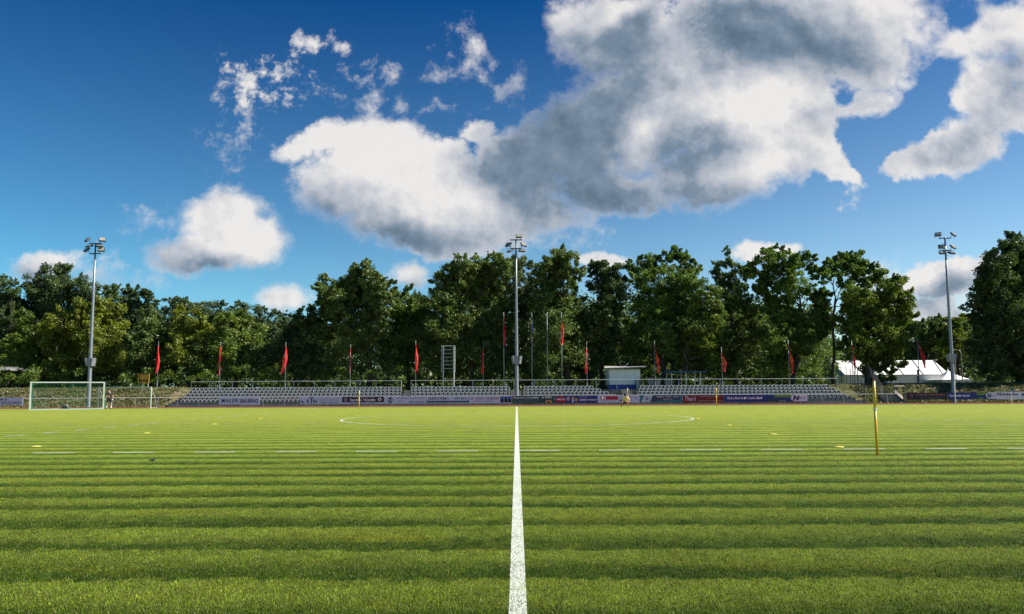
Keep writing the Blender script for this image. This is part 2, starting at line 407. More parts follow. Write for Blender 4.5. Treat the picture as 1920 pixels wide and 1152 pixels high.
def track_material():
    m = bpy.data.materials.new('red_running_track'); m.use_nodes = True; g = NG(m.node_tree); b = m.node_tree.nodes['Principled BSDF']
    geo = g.new('ShaderNodeNewGeometry'); pos = geo.outputs['Position']
    n = g.noise(g.vm('MULTIPLY', pos, (0.4, 2, 0)), 1.0, 6.0, 0.65)
    c = g.mix(n, rgb(0.15, 0.034, 0.020), rgb(0.24, 0.060, 0.036))
    g.l.new(c, b.inputs['Base Color']); b.inputs['Roughness'].default_value = 0.9; b.inputs['Specular IOR Level'].default_value = 0.1
    return m

# ------------------------------------------------------------------ ground, pitch, track
TOPZ = 2.0                               # level of the embankment top
EDGE_Y = 69.0
def sheet(name, pts, m, z):
    me = bpy.data.meshes.new(name); me.from_pydata([(x, y, z) for x, y in pts], [], [tuple(range(len(pts)))]); me.update()
    o = link(name, me, None, m); tag(o, kind='structure'); return o
# terrain: flat basin, embankment slope, plateau up to the horizon
def terrain():
    xs = np.concatenate([[-2500, -600, -200], np.arange(-90, 91, 1.5), [200, 600, 2500]])
    ys = np.concatenate([[-1500, -300, -50, 0, 40, 70, 77.2], np.arange(78, 87, 0.5), [88, 92, 100, 130, 200, 500, 1500, 4000]])
    rs = np.random.RandomState(3)
    vs = []; fs = []
    for j, y in enumerate(ys):
        for i, x in enumerate(xs):
            k = min(max((y - 78.0) / 6.0, 0), 1); k = k * k * (3 - 2 * k)
            z = -0.05 + (TOPZ + 0.05) * k
            if -37.5 < x < 35.5 and y < 130: z = min(z, 1.25 if y < 82.6 else 1.44)
            if 78.4 < y < 100 and abs(x) < 91: z += rs.uniform(-0.10, 0.08)
            vs.append((x, y, z))
    nx = len(xs)
    for j in range(len(ys) - 1):
        for i in range(nx - 1):
            a = j * nx + i; fs.append((a, a + 1, a + nx + 1, a + nx))
    me = bpy.data.meshes.new('ground'); me.from_pydata(vs, [], fs); me.update()
    me.polygons.foreach_set('use_smooth', [True] * len(me.polygons))
    tag(link('ground', me, None, GROUND), kind='structure')
terrain()
sheet('running_track', [(-85, EDGE_Y - 0.1), (85, EDGE_Y - 0.1), (85, 76.3), (-85, 76.3)], track_material(), -0.02)
sheet('pitch', [(-75, -25), (75, -25), (75, EDGE_Y), (-75, EDGE_Y)], TURF, 0.0)
# concrete kerb between turf and track
tag(MB().box(-75, 75, EDGE_Y + 0.01, EDGE_Y + 0.14, -0.05, 0.05).build('kerb', mat('kerb_concrete', (0.45, 0.42, 0.38), 0.9)), kind='structure')
sheet('halfway_line', [(-0.06, 1.0), (0.06, 1.0), (0.06, EDGE_Y - 0.5), (-0.06, EDGE_Y - 0.5)], CHALKH, 0.004)
sheet('touchline', [(-46, EDGE_Y - 0.62), (46, EDGE_Y - 0.62), (46, EDGE_Y - 0.5), (-46, EDGE_Y - 0.5)], CHALKF, 0.008)
def circle():
    cy, r, w = 39.6, 9.15, 0.12; n = 128; vs = []; fs = []
    for k in range(n):
        a = 2 * math.pi * k / n
        vs += [(r * math.cos(a), cy + r * math.sin(a), 0.0062), ((r - w) * math.cos(a), cy + (r - w) * math.sin(a), 0.0062)]
    for k in range(n):
        a = 2 * k; b = 2 * ((k + 1) % n); fs.append((a, b, b + 1, a + 1))
    me = bpy.data.meshes.new('centre_circle'); me.from_pydata(vs, [], fs); me.update()
    tag(link('centre_circle', me, None, CHALK), kind='structure')
circle()
def dashes(name, along, fixed, a0, a1, m, z, w=0.12, L=1.0, per=1.96, ph=0.0):
    vs = []; fs = []; a = a0 + ph
    while a < a1:
        if not (along == 'x' and abs(a + L / 2) < 0.3 and False):
            q = [(a, fixed - w / 2), (a + L, fixed - w / 2), (a + L, fixed + w / 2), (a, fixed + w / 2)]
            if along == 'y': q = [(fixed - w / 2, a), (fixed + w / 2, a), (fixed + w / 2, a + L), (fixed - w / 2, a + L)]
            n = len(vs); vs += [(x, y, z) for x, y in q]; fs.append((n, n + 1, n + 2, n + 3))
        a += per
    me = bpy.data.meshes.new(name); me.from_pydata(vs, [], fs); me.update()
    tag(link(name, me, None, m), kind='structure')
dashes('near_dashed_line', 'x', 18.1, -30, 30, CHALK, 0.008, ph=0.62)
dashes('middle_dashed_line', 'x', 34.3, -45, 45, CHALKF, 0.010, w=0.14)
dashes('far_dashed_line', 'x', 49.0, -45, 45, CHALKF, 0.008, w=0.12, ph=0.5)
dashes('left_dashed_line', 'y', -17.1, 19, 67, CHALK, 0.012, w=0.14)
dashes('right_dashed_line', 'y', 19.2, 19, 67, CHALKF, 0.012, w=0.12)

# near turf blades
def blades():
    rs = np.random.RandomState(11); n = 850000
    # density falls with distance
    y0, y1 = 3.9, 36.0
    u = rs.rand(n); e = 0.15
    Y = (y0 ** e + u * (y1 ** e - y0 ** e)) ** (1 / e)
    Xx = (rs.rand(n) * 2 - 1) * (Y * 0.76 + 0.8)
    th = rs.rand(n) * 2 * np.pi; sz = np.clip(Y / 7.0, 1.0, 2.2)
    h = (0.010 + 0.015 * rs.rand(n)) * np.clip(1.15 - Y / 24.0, 0.16, 1.0)
    on_dash = (Y > 17.86) & (Y < 18.19) & (((Xx + 30 - 0.62) % 1.96) < 1.0); h = np.where(on_dash, 0.0005, h)
    wd = (0.0022 + 0.0020 * rs.rand(n)) * sz
    lean = rs.rand(n) * 0.9; la = rs.rand(n) * 2 * np.pi
    base = np.stack([Xx, Y, np.full(n, -0.001)], 1)
    t = np.stack([np.cos(th), np.sin(th), np.zeros(n)], 1) * wd[:, None]
    tip = base + np.stack([np.cos(la) * lean * h, np.sin(la) * lean * h, h], 1)
    co = np.stack([base - t, base + t, tip], 1).reshape(-1, 3)
    o = link('grass', quads_mesh('grass', co, 3), None, blade_material())
    tag(o, 'short mown green grass blades in the foreground of the pitch', 'grass', kind='stuff')
blades()

# ------------------------------------------------------------------ trees
def rand_dirs(rs, n):
    v = rs.normal(size=(n, 3)); return v / np.linalg.norm(v, axis=1)[:, None]
def leaves(rs, centres, radii, per, size, flat=0.75):
    """leaf faces spread in clumps"""
    num = np.maximum(4, (per * np.clip((radii / np.mean(radii)) ** 1.9, 0.05, 2.6)).astype(int)); cen = np.repeat(centres, num, 0); rr = np.repeat(radii, num)
    T_ = len(rr); d = rand_dirs(rs, T_); rad = rr * rs.rand(T_) ** 0.5
    p = cen + d * rad[:, None] * np.array([1, 1, flat])
    nrm = d * 0.6 + rand_dirs(rs, T_) * 0.9 + np.array([0, 0, 0.35]); nrm /= np.linalg.norm(nrm, axis=1)[:, None]
    a = np.cross(nrm, rand_dirs(rs, T_)); a /= np.linalg.norm(a, axis=1)[:, None]; b = np.cross(nrm, a)
    s = size * (0.6 + 0.8 * rs.rand(T_)); a *= s[:, None]; b *= (s * 0.55)[:, None]
    fold = nrm * (s * 0.18)[:, None]
    return np.stack([p - a, p - b * 1.0 + fold, p + a, p + b + fold], 1).reshape(-1, 3)

def tree(label, lobes, Y, trunk_px, kind, seed, group='trees behind the stand', name='tree', base_z=TOPZ, dens=1.0, leaf=0.125, depth=2.6, r0=0.32, fork=0.35, clump=0.50, lean=None):
    rs = np.random.RandomState(seed)
    L = []
    for (px, py, r) in lobes:
        yy = Y + rs.uniform(-depth, depth)
        L.append((np.array(P(px, py, yy)), r / F * Y))
    base = P(trunk_px[0], 735, Y); base = Vector((base.x, Y, base_z - 0.7))
    root = empty(name, base)
    tag(root, label, 'tree', group)
    mids = []
    for (c1, r1) in L:
        for (c2, r2) in L:
            dd = np.linalg.norm(c1 - c2)
            if c1[0] < c2[0] and 0.8 * (r1 + r2) < dd < 1.5 * (r1 + r2): mids.append(((c1 + c2) / 2 + rs.normal(size=3) * .2, min(r1, r2) * 0.75))
    Lb = list(L); L = L + mids
    cs = []; rad = []
    for c, r in L:
        k = max(5, int(12 * dens * (r / 1.7) ** 1.3))
        d = rand_dirs(rs, k); q = c + d * (r * (0.35 + 0.62 * rs.rand(k)))[:, None]
        cs.append(q); rad.append(r * clump * (0.55 + 0.75 * rs.rand(k)))
        k2 = k // 2 + 4; d = rand_dirs(rs, k2); d[:, 2] = d[:, 2] * 1.1 + 0.3; d /= np.linalg.norm(d, axis=1)[:, None]     # tapering outer sprays
        reach = 0.85 + 0.4 * rs.rand(k2)
        for t_, f_ in ((.72, .46), (.86, .36), (.98, .25), (1.08, .15)):
            cs.append(c + d * (r * t_ * reach)[:, None] + rs.normal(size=(k2, 3)) * .04); rad.append(r * clump * f_ * (.8 + .5 * rs.rand(k2)))
    cs = np.concatenate(cs); rad = np.concatenate(rad)
    co = leaves(rs, cs, rad, int(68 * max(dens, 0.6)), leaf) - np.array(base)
    crown = link('crown', quads_mesh('crown', co, 4), root, LEAF[kind])
    # trunk and limbs
    mb = MB(); cz = np.mean([c[2] for c, r in L]); top = max(c[2] for c, r in L)
    zf = base_z + (top - base_z) * fork
    tx = P(trunk_px[1], 735, Y).x
    b = Vector((0, 0, 0)); f = Vector((tx - base.x, 0, zf - base.z))
    def bend(a, c, k=5, j=0.06):
        L_ = (c - a).length; pts = []
        for i in range(k + 1):
            t = i / k; p = a.lerp(c, t)
            if 0 < i < k: p = p + Vector(rs.normal(size=3) * L_ * j * 0.6)
            pts.append(p)
        return pts
    p0 = bend(b, f, 5, 0.03); mb.tube(p0, [r0 * (1.25 if i == 0 else 1 - 0.3 * i / 5) for i in range(6)], 8)
    axis_top = Vector((tx - base.x, 0, (top - base.z) * 0.82))
    p1 = bend(f, axis_top, 5, 0.05); mb.tube(p1, [r0 * 0.7 * (1 - 0.85 * i / 5) for i in range(6)], 6)
    for c, r in Lb:
        c = Vector(c) - base; t = min(max((c.z * 0.75 - f.z) / max(axis_top.z - f.z, .1), 0), .9)
        a = f.lerp(axis_top, t)
        if c.z < f.z: a = b.lerp(f, 0.8)
        pts = bend(a, c, 4, 0.09); ra = r0 * 0.38 * (1 - 0.5 * t)
        mb.tube(pts, [ra * (1 - 0.8 * i / 4) for i in range(5)], 5)
        for _ in range(3):
            e = c + Vector(rand_dirs(rs, 1)[0]) * r * 0.85
            mb.tube(bend(pts[3], e, 3, 0.1), [ra * 0.35, ra * 0.25, ra * 0.15, ra * 0.06], 4)
    mb.build('trunk', BARK, root, True)
    return root

exec_trees = []
def T(label, lobes, Y, tp, kind, **k): exec_trees.append((label, lobes, Y, tp, kind, k))

T('large spreading oak with ragged top, left of the ladder frame', [(612,535,18),(598,545,14),(680,508,20),(660,525,24),(702,530,22),(622,556,24),(645,565,25),(690,562,28),(727,540,20),(737,562,14),(598,590,24),(640,600,28),(702,600,26),(718,575,18),(655,640,30),(600,625,26),(690,640,26),(720,620,18),(585,655,24)], 90, (693,690), 'oak', depth=2.2, fork=.4)
T('small pale locust tree between the ragged oak and the broad oak', [(757,562,26),(738,592,22),(785,572,22),(768,605,28),(745,640,28),(790,640,30),(760,665,30),(805,610,24),(735,675,24)], 95, (768,765), 'locust', leaf=.13)
T('small dark tree at the left foot of the ragged oak', [(556,594,18),(580,600,16),(538,612,18),(590,622,22),(560,640,32),(530,662,28),(575,690,30),(608,700,22)], 92, (552,556), 'dark')
T('broad dark oak behind the flag left of the middle floodlight mast', [(870,497,22),(848,507,20),(830,530,25),(815,562,25),(880,530,32),(850,560,32),(900,502,24),(925,492,22),(945,503,22),(915,540,32),(940,562,30),(880,592,38),(830,602,32),(932,610,35),(860,650,38),(920,670,38),(815,660,30)], 91, (884,884), 'oak')
T('grey green tree directly behind the middle floodlight mast', [(960,502,20),(985,502,18),(975,530,24),(992,560,22),(962,580,25),(980,620,28),(970,660,30),(1000,690,24)], 96, (992,985), 'grey')
T('tall dark tree behind the tall flagpoles right of the middle mast', [(1050,482,20),(1030,497,22),(1070,492,18),(1010,520,20),(1050,532,32),(1085,512,18),(1020,570,32),(1065,577,32),(1040,620,36),(1085,612,30),(1070,660,36),(1020,672,34)], 90, (1068,1058), 'oak')
T('narrow dark tree left of the white kiosk', [(1110,502,16),(1135,502,16),(1160,512,18),(1125,537,25),(1155,552,25),(1120,590,30),(1150,602,30),(1130,650,34),(1100,690,26)], 92, (1128,1128), 'dark')
T('tall full green tree with pointed tops behind the white kiosk', [(1190,497,18),(1215,492,18),(1250,482,14),(1265,476,14),(1285,487,16),(1302,502,18),(1200,532,25),(1240,522,30),(1280,532,30),(1312,552,26),(1220,582,34),(1265,592,36),(1240,642,34),(1190,640,30)], 91, (1242,1245), 'locust')
T('bright leafy tree above the blue roofed shelter', [(1335,560,20),(1312,582,26),(1340,600,24),(1300,620,28),(1335,635,26),(1285,660,28),(1350,655,22),(1320,680,26)], 88, (1262,1290), 'bright', leaf=.125, fork=.25)
T('thin topped airy tree right of the bright leafy tree', [(1342,503,16),(1372,502,16),(1362,472,8),(1392,512,18),(1355,542,26),(1385,562,26),(1367,602,32),(1397,642,32),(1362,672,34),(1420,600,25)], 94, (1385,1375), 'oak', dens=.85)
T('wide airy locust tree with leaning trunk behind the red and yellow flag', [(1430,482,20),(1455,476,18),(1482,487,20),(1510,492,20),(1532,507,16),(1408,512,18),(1450,522,24),(1490,532,24),(1525,547,20),(1542,565,14),(1432,562,25),(1470,582,24),(1510,602,22),(1540,590,18),(1550,610,20),(1545,560,16),(1450,632,30),(1500,642,28),(1535,624,20),(1475,685,30)], 90, (1487,1505), 'locust', dens=.85, r0=.26, fork=.5)
T('slender tree with a bare dark trunk at the left end of the marquee', [(1562,496,18),(1585,491,18),(1612,493,20),(1550,518,13),(1590,520,20),(1615,540,20),(1640,512,16)], 89, (1564,1572), 'locust', r0=.19, fork=.62, dens=.9)
T('round maple with low drooping branches in front of the marquee', [(1600,560,24),(1590,600,26),(1650,527,22),(1682,537,20),(1700,560,18),(1640,562,30),(1672,582,30),(1610,582,24),(1700,602,22),(1712,620,14),(1630,632,34),(1680,642,30),(1600,652,26),(1650,675,24),(1690,680,13),(1625,688,20),(1665,705,12),(1640,712,14),(1600,625,20)], 88, (1627,1630), 'bright', leaf=.125, r0=.34)
T('huge dark tree at the right edge of the photo', [(1905,462,26),(1880,482,28),(1862,502,24),(1842,532,18),(1870,542,36),(1910,522,38),(1827,560,16),(1812,575,11),(1852,592,34),(1900,602,42),(1842,642,30),(1880,662,40),(1915,677,36),(1862,690,24),(1945,500,46),(1960,580,56),(1945,650,44),(1980,470,40)], 86, (1915,1912), 'dark', dens=1.15, r0=.5)
# left wood
T('tall dark tree forming the hump beside the left floodlight mast', [(88,522,24),(120,512,20),(60,532,20),(150,532,20),(172,547,18),(110,560,40),(62,582,36),(158,590,36),(110,615,36)], 104, (112,112), 'dark', group='trees along the left side')
T('dark tree at the left edge of the photo', [(5,527,14),(24,542,18),(8,580,36),(40,612,34),(0,650,40),(-30,560,30)], 100, (12,12), 'dark', group='trees along the left side')
T('dark tree right of the left mast and above the yellow tree', [(200,547,18),(240,549,16),(262,551,14),(284,566,14),(228,580,30),(270,592,28),(240,625,36),(200,620,30)], 104, (236,236), 'dark', group='trees along the left side')
T('willowy grey green tree with feathery top', [(318,570,14),(345,566,14),(330,600,32),(370,590,20),(350,640,34),(300,610,24)], 112, (335,335), 'grey', group='trees along the left side')
T('second willowy grey green tree, above the red flag by the seats', [(382,575,15),(410,577,15),(400,615,34),(430,600,22),(410,650,30)], 113, (402,402), 'grey', group='trees along the left side')
T('lowest willowy grey green tree, before the dip in the tree line', [(452,580,16),(488,583,14),(515,592,13),(470,620,32),(505,630,28),(480,665,30),(540,640,24)], 112, (478,478), 'grey', group='trees along the left side')
T('large yellow green maple around the left floodlight mast', [(152,582,20),(190,574,20),(220,582,16),(120,602,26),(165,612,30),(208,612,26),(92,627,26),(140,652,32),(188,662,32),(230,642,20),(222,682,26),(112,690,28),(165,695,26)], 94, (152,152), 'yellow', group='trees along the left side', leaf=.125, fork=.25)
T('low yellow green tree near the left edge above the goal', [(50,632,26),(22,655,26),(60,668,28),(28,690,26),(85,690,24),(45,600,20)], 96, (40,40), 'bright', group='trees along the left side', leaf=.125)
T('mid green maple above the yellow sign', [(280,602,24),(302,630,28),(262,652,26),(290,682,28),(252,692,20),(318,690,20)], 93, (297,290), 'oak', group='trees along the left side', leaf=.125, fork=.25)
T('bright yellow green maple left of the first flag over the seats', [(338,592,18),(368,600,20),(350,628,28),(385,640,24),(332,660,28),(368,690,26),(395,672,20)], 92, (352,352), 'yellow', group='trees along the left side', leaf=.125, fork=.25)
T('yellow green maple between the second and third small flags', [(420,602,18),(450,600,20),(478,615,18),(430,638,28),(470,648,26),(492,675,22),(440,685,28),(410,665,20)], 92, (440,442), 'bright', group='trees along the left side', leaf=.125, fork=.25)
# behind the marquee
T('far tree behind the right end of the marquee', [(1730,622,22),(1760,612,20),(1745,650,28),(1718,660,22)], 140, (1742,1742), 'oak', group='trees behind the marquee', base_z=2, leaf=.2)
T('far yellowish tree right of the marquee and left of the right mast', [(1785,607,18),(1812,604,18),(1795,645,28),(1830,650,24),(1775,680,18)], 138, (1800,1800), 'yellow', group='trees behind the marquee', base_z=2, leaf=.2)
for i, a in enumerate(exec_trees):
    tree(a[0], a[1], a[2], a[3], a[4], 100 + i * 7, **a[5])

# deeper wood and undergrowth, which read as one mass
def mass(name, label, boxes, kind, seed, leaf, per=60):
    rs = np.random.RandomState(seed); cs = []; rad = []
    for (px0, px1, py0, py1, y0, y1, n, r0, r1) in boxes:
        for _ in range(n):
            p = P(rs.uniform(px0, px1), rs.uniform(py0, py1), rs.uniform(y0, y1)); p.z = max(p.z, TOPZ + 0.1)
            cs.append(p[:]); rad.append(rs.uniform(r0, r1))
    co = leaves(rs, np.array(cs), np.array(rad), per, leaf)
    tag(link(name, quads_mesh(name, co, 4), None, LEAF[kind]), label, 'wood', kind='stuff')
mass('wood', 'dark far wood filling the gaps between the trunks',
     [(-80,560,600,725,112,130,430,1.6,3.0),(520,830,610,725,106,128,330,1.4,2.8),(780,1560,590,725,104,128,950,1.5,2.8),(980,1540,560,640,106,124,220,1.3,2.4),(-80,1560,695,730,98,112,750,1.0,1.7),(1820,1990,700,725,100,112,60,1.2,1.8),(1540,1720,640,700,145,158,110,1.6,2.8),(1690,1990,640,720,140,155,170,1.6,2.8),(1820,1990,600,720,110,125,110,1.4,2.6)], 'dark', 5, .30, 60)
mass('undergrowth', 'bright leafy undergrowth and bushes behind the stand railing',
     [(350,545,685,716,87,91,34,.35,.8),(560,760,690,718,87,91,26,.3,.7),(760,1110,690,720,87,92,30,.3,.7),(1210,1560,690,716,88,93,26,.3,.7),(230,350,690,718,88,92,20,.3,.7),(-40,160,690,715,90,95,30,.6,1.1)], 'bright', 6, .12, 90)
mass('low_branches', 'shaded low branches filling the space between the trunks',
     [(330,560,630,705,89,97,130,.6,1.3),(560,820,620,708,88,97,190,.6,1.3),(820,1140,610,708,89,97,240,.6,1.3),(1140,1550,610,705,90,99,300,.6,1.3)], 'oak', 8, .13, 60)
mass('hedge', 'dark hedge at the foot of the trees on the left', [(-60,240,690,716,92,98,60,.8,1.3)], 'dark', 9, .16, 90)

# weeds and dry tufts on the embankment
def bank_weeds():
    rs = np.random.RandomState(21); cs = []
    for (x0, x1) in ((-62, -37.5), (36.8, 62)):
        n = 5200; x = rs.uniform(x0, x1, n); y = rs.uniform(77.6, 85, n)
        k = np.clip((y - 78.0) / 6.0, 0, 1); k = k * k * (3 - 2 * k)
        cs.append(np.stack([x, y, -0.02 + TOPZ * k], 1))
    cs = np.concatenate(cs); n = len(cs)
    co = leaves(rs, cs, np.full(n, .18), 7, .09, .5)
    tag(link('weeds', quads_mesh('weeds', co, 4), None, WEED), 'dry grass and weeds growing on the embankment', 'weeds', kind='stuff')
WEED = leaf_mat('dry_weeds', (0.05, 0.065, 0.022), (0.20, 0.19, 0.085), 0.2)
bank_weeds()

# ------------------------------------------------------------------ grandstand
ROWS = 5; TREAD = 0.85; RISE = 0.31; Y0 = 77.6
SB = [(338,752),(770,955),(981,1168),(1190,1596)]         # seat blocks in photo pixels, front row
SB5 = [(358,752),(770,955),(981,1112),(1200,1556)]        # the same, top row
def zt(i): return 0.30 + RISE * i
def stand():
    root = empty('grandstand', (0, Y0, 0)); tag(root, 'long low concrete grandstand with five rows of steps under the seats', 'grandstand')
    def rel(o): o.location = (0, -Y0, 0); return o
    xs = [(X(336,78) - 0.3, X(753,79)), (X(769,79), X(957,79)), (X(980,79), X(1169,79)), (X(1189,79), X(1598,79) + 0.3)]
    for bi, (x0, x1) in enumerate(xs):
        mb = MB()
        for i in range(ROWS):
            a = x0 + (i * 0.30 if bi == 0 else 0.0); b = x1 - (i * 0.55 if bi == 3 else 0.0)
            y = Y0 + i * TREAD
            mb.box(a, b, y, y + TREAD - 0.002 if i < ROWS - 1 else y + 1.6, -0.05, zt(i))
        rel(mb.build('terrace', CONCD, root))
    # stair flights, ten small steps each
    gaps = [(X(753,79) + .02, X(769,79) - .02), (X(957,79) + .02, X(980,79) - .02), (X(1169,79) + .02, X(1189,79) - .02)]
    for a, b in gaps:
        mb = MB()
        for i in range(10):
            y = Y0 - 0.3 + i * 0.425; mb.box(a, b, y, y + 0.423, -0.05, 0.16 + i * 0.155)
        rel(mb.build('stair', STEPM, root))
    for side in (-1, 1):
        mb = MB()
        for i in range(10):
            y = Y0 + i * 0.44; z = 0.15 + i * 0.17
            if side < 0: a, b = X(312,78) + i * 0.17, xs[0][0] + (i // 2) * 0.30 - 0.02
            else: a, b = xs[3][1] - (i // 2) * 0.55 + 0.02, X(1622,78) - i * 0.36
            mb.box(min(a, b - .2), b, y, y + 0.30, z - 0.10, z)
            mb.box(min(a, b - .2) + .05, b - .05, y + 0.08, y + 0.43, -0.05, z - 0.07)
        rel(mb.build('stair', CONCD, root))
    # low wall of concrete slabs along the front
    mb = MB(); x = X(325,78); xe = X(1610,78)
    while x < xe:
        mb.box(x, min(x + 2.28, xe), Y0 - 0.55, Y0 - 0.40, -0.05, 0.24); x += 2.3
    rel(mb.build('front_wall', CONC, root))
stand()

# bucket seat: shell back, pan, base
def seat_proto():
    w = 0.20
    vs = []; fs = []; nu = 9
    prof = [(-0.02, 0.00, 0.86), (-0.20, 0.02, 0.98), (-0.02, 0.05, 1.0), (0.10, 0.10, 1.0), (0.145, 0.20, 1.02), (0.16, 0.31, 1.0), (0.165, 0.38, 0.80), (0.18, 0.405, 0.45)]
    prof = [(-0.22, 0.055, 0.86), (-0.20, 0.075, 0.95), (-0.05, 0.045, 1.0), (0.08, 0.055, 1.0), (0.13, 0.13, 1.02), (0.15, 0.25, 1.0), (0.16, 0.33, 0.85), (0.168, 0.375, 0.5)]
    for (y, z, k) in prof:
        for i in range(nu):
            t = (i / (nu - 1)) * 2 - 1
            edge = abs(t) ** 3
            dz = edge * (0.05 if z < 0.1 else 0.0); dyy = -edge * (0.09 if z > 0.1 else 0.02)
            vs.append((t * w * k, y + dyy, z + dz))
    nv = len(prof)
    for j in range(nv - 1):
        for i in range(nu - 1):
            a = j * nu + i; fs.append((a, a + 1, a + nu + 1, a + nu))
    me = bpy.data.meshes.new('bucket_seat'); me.from_pydata(vs, [], fs); me.update()
    bm = bmesh.new(); bm.from_mesh(me)
    bmesh.ops.recalc_face_normals(bm, faces=bm.faces)
    r = bmesh.ops.solidify(bm, geom=bm.faces[:], thickness=0.028)
    bmesh.ops.recalc_face_normals(bm, faces=bm.faces)
    for v in [(-0.14, -0.10), (0.14, -0.10)]: pass
    bm.to_mesh(me); bm.free()
    me.polygons.foreach_set('use_smooth', [True] * len(me.polygons))
    return me
SEATM = mat('grey_seat_plastic', (0.12, 0.13, 0.13), 0.28, var=0.1, vscale=0.6, spec=0.6)
seat_me = seat_proto(); seat_me.materials.append(SEATM)
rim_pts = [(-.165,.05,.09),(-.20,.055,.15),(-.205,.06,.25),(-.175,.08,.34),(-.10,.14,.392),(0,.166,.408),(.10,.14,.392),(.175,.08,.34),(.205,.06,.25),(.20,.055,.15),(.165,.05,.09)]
rim_me = MB().tube(rim_pts, .021, 6).mesh('rim_highlight', True); RIMM = mat('seat_rim_highlight', (0.50, 0.50, 0.49), 0.35, var=0.1); rim_me.materials.append(RIMM)  # paler tube added along the shell edge, its colour standing in for sunlit gloss
foot_me = MB().box(-0.10, 0.10, -0.10, 0.08, 0.0, 0.05).mesh('seat_mount'); foot_me.materials.append(DARKM)
ORD = lambda n: str(n) + ('th' if 10 <= n % 100 <= 20 else {1: 'st', 2: 'nd', 3: 'rd'}.get(n % 10, 'th'))
BLK = ['left end block', 'block left of middle mast', 'block right of middle mast', 'right end block']
ROWN = ['front row', 'second row', 'third row', 'fourth row', 'top row']
def seats():
    allv = []
    for i in range(ROWS):
        y = Y0 + i * TREAD + 0.45
        for b in range(4):
            t = i / 4; p0 = SB[b][0] * (1 - t) + SB5[b][0] * t; p1 = SB[b][1] * (1 - t) + SB5[b][1] * t
            a0, a1 = X(p0, y) + 0.25, X(p1, y) - 0.2
            n = int(round((a1 - a0) / 0.452)) + 1
            for k in range(n):
                x = a0 + k * (a1 - a0) / (n - 1)
                allv.append((i, b, k, n, x + (0.0 if i % 2 == 0 else 0.0), y, zt(i)))
    # the ones that show largest: front-row seats not behind a board, all of the third row, then the fourth row from the centre out
    def shows(s):
        i, b, k, n, x, y, z = s
        if i == 0: return 0 if (x < X(408,78) or X(492,78) < x < X(560,78) or x > X(1516,78)) else 9
        if i == 2: return 1
        if i == 3: return 2
        return 5
    allv.sort(key=lambda s: (shows(s), abs(s[4])))
    ind, rest = allv[:300], allv[300:]
    first = None
    for (i, b, k, n, x, y, z) in ind:
        if first is None:
            root = link('stadium_seat', seat_me); link('seat_mount', foot_me, root); link('rim_highlight', rim_me, root); first = root; o = root
        else:
            o = first.copy(); C.objects.link(o)
            for ch in first.children: ft = ch.copy(); C.objects.link(ft); ft.parent = o
        o.location = (x, y, z); o.rotation_euler = (0, 0, random.uniform(-.03, .03))
        tag(o, f'grey bucket seat, {ROWN[i]}, {ORD(k + 1)} from left, {BLK[b]}', 'seat', 'grey bucket seats on the grandstand')
    # everything past 300 as one mesh
    def arr(m): a = np.empty(len(m.vertices) * 3, np.float32); m.vertices.foreach_get('co', a); return a.reshape(-1, 3)
    ns = len(seat_me.polygons)
    nv = len(seat_me.vertices); co = np.empty(nv * 3, np.float32); seat_me.vertices.foreach_get('co', co); co = co.reshape(-1, 3)
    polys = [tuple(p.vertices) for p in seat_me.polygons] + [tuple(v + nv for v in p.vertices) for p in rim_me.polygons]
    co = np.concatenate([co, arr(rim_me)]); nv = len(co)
    V = []; Fc = []
    for q, (i, b, k, n, x, y, z) in enumerate(rest):
        V.append(co + np.array([x, y, z])); Fc += [tuple(v + q * nv for v in p) for p in polys]
    me = bpy.data.meshes.new('seats'); me.from_pydata(np.concatenate(V).tolist(), [], Fc); me.update()
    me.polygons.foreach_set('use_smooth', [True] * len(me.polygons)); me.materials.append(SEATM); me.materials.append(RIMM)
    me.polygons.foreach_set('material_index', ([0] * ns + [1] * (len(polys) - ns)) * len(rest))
    tag(link('seats', me, None, None), 'remaining grey bucket seats filling the other rows of the grandstand', 'seats', kind='stuff')
seats()

# ------------------------------------------------------------------ railings
def railing(name, label, x0, x1, y, z0, h, step, m=RAILM, r=0.03, first=0.0):
    root = empty(name, ((x0 + x1) / 2, y, z0)); tag(root, label, 'railing', 'railings along the top of the stand')
    cx = (x0 + x1) / 2
    MB().tube([(x0 - cx, 0, h), (x1 - cx, 0, h)], r, 8).build('rail', m, root)
    x = x0 + r; xs = []
    while x < x1 - step * 0.5: xs.append(x); x += step
    xs.append(x1 - r)
    me = MB().tube([(0, 0, -0.1), (0, 0, h - r * .8)], r, 8).mesh('post')
    for x in xs:
        p = link('post', me, root, m); p.location = (x - cx, 0, 0)
YR = Y0 + ROWS * TREAD + 0.5
railing('guard_rail', 'white tubular guard rail above the left block of seats', X(358,YR), X(753,YR), YR, zt(4), 1.08, 2.28)
railing('guard_rail', 'white tubular guard rail above the seats right of the narrow stair', X(770,YR), X(1572,YR), YR, zt(4), 1.08, 2.28)

# perimeter fence that carries the boards
YF = 76.6
def fence(x0, x1, label, step=2.14, m=RAILM, h=0.92, y=YF, name='perimeter_fence'):
    root = empty(name, ((x0 + x1) / 2, y, 0)); tag(root, label, 'fence', 'low tubular fence round the track'); cx = (x0 + x1) / 2
    MB().tube([(x0 - cx, 0, h), (x1 - cx, 0, h)], 0.028, 8).build('rail', m, root)
    me = MB().tube([(0, 0, -0.1), (0, 0, h - 0.02)], 0.03, 8).mesh('post'); x = x0
    while x <= x1 + .01:
        p = link('post', me, root, m); p.location = (x - cx, 0, 0); x += step
fence(X(-40,YF), X(322,YF), 'low white tubular fence with round posts along the left embankment', 2.33, WHITEM)
fence(X(334,YF), X(1690,YF), 'low tubular fence carrying the advertising boards before the stand', 2.21)

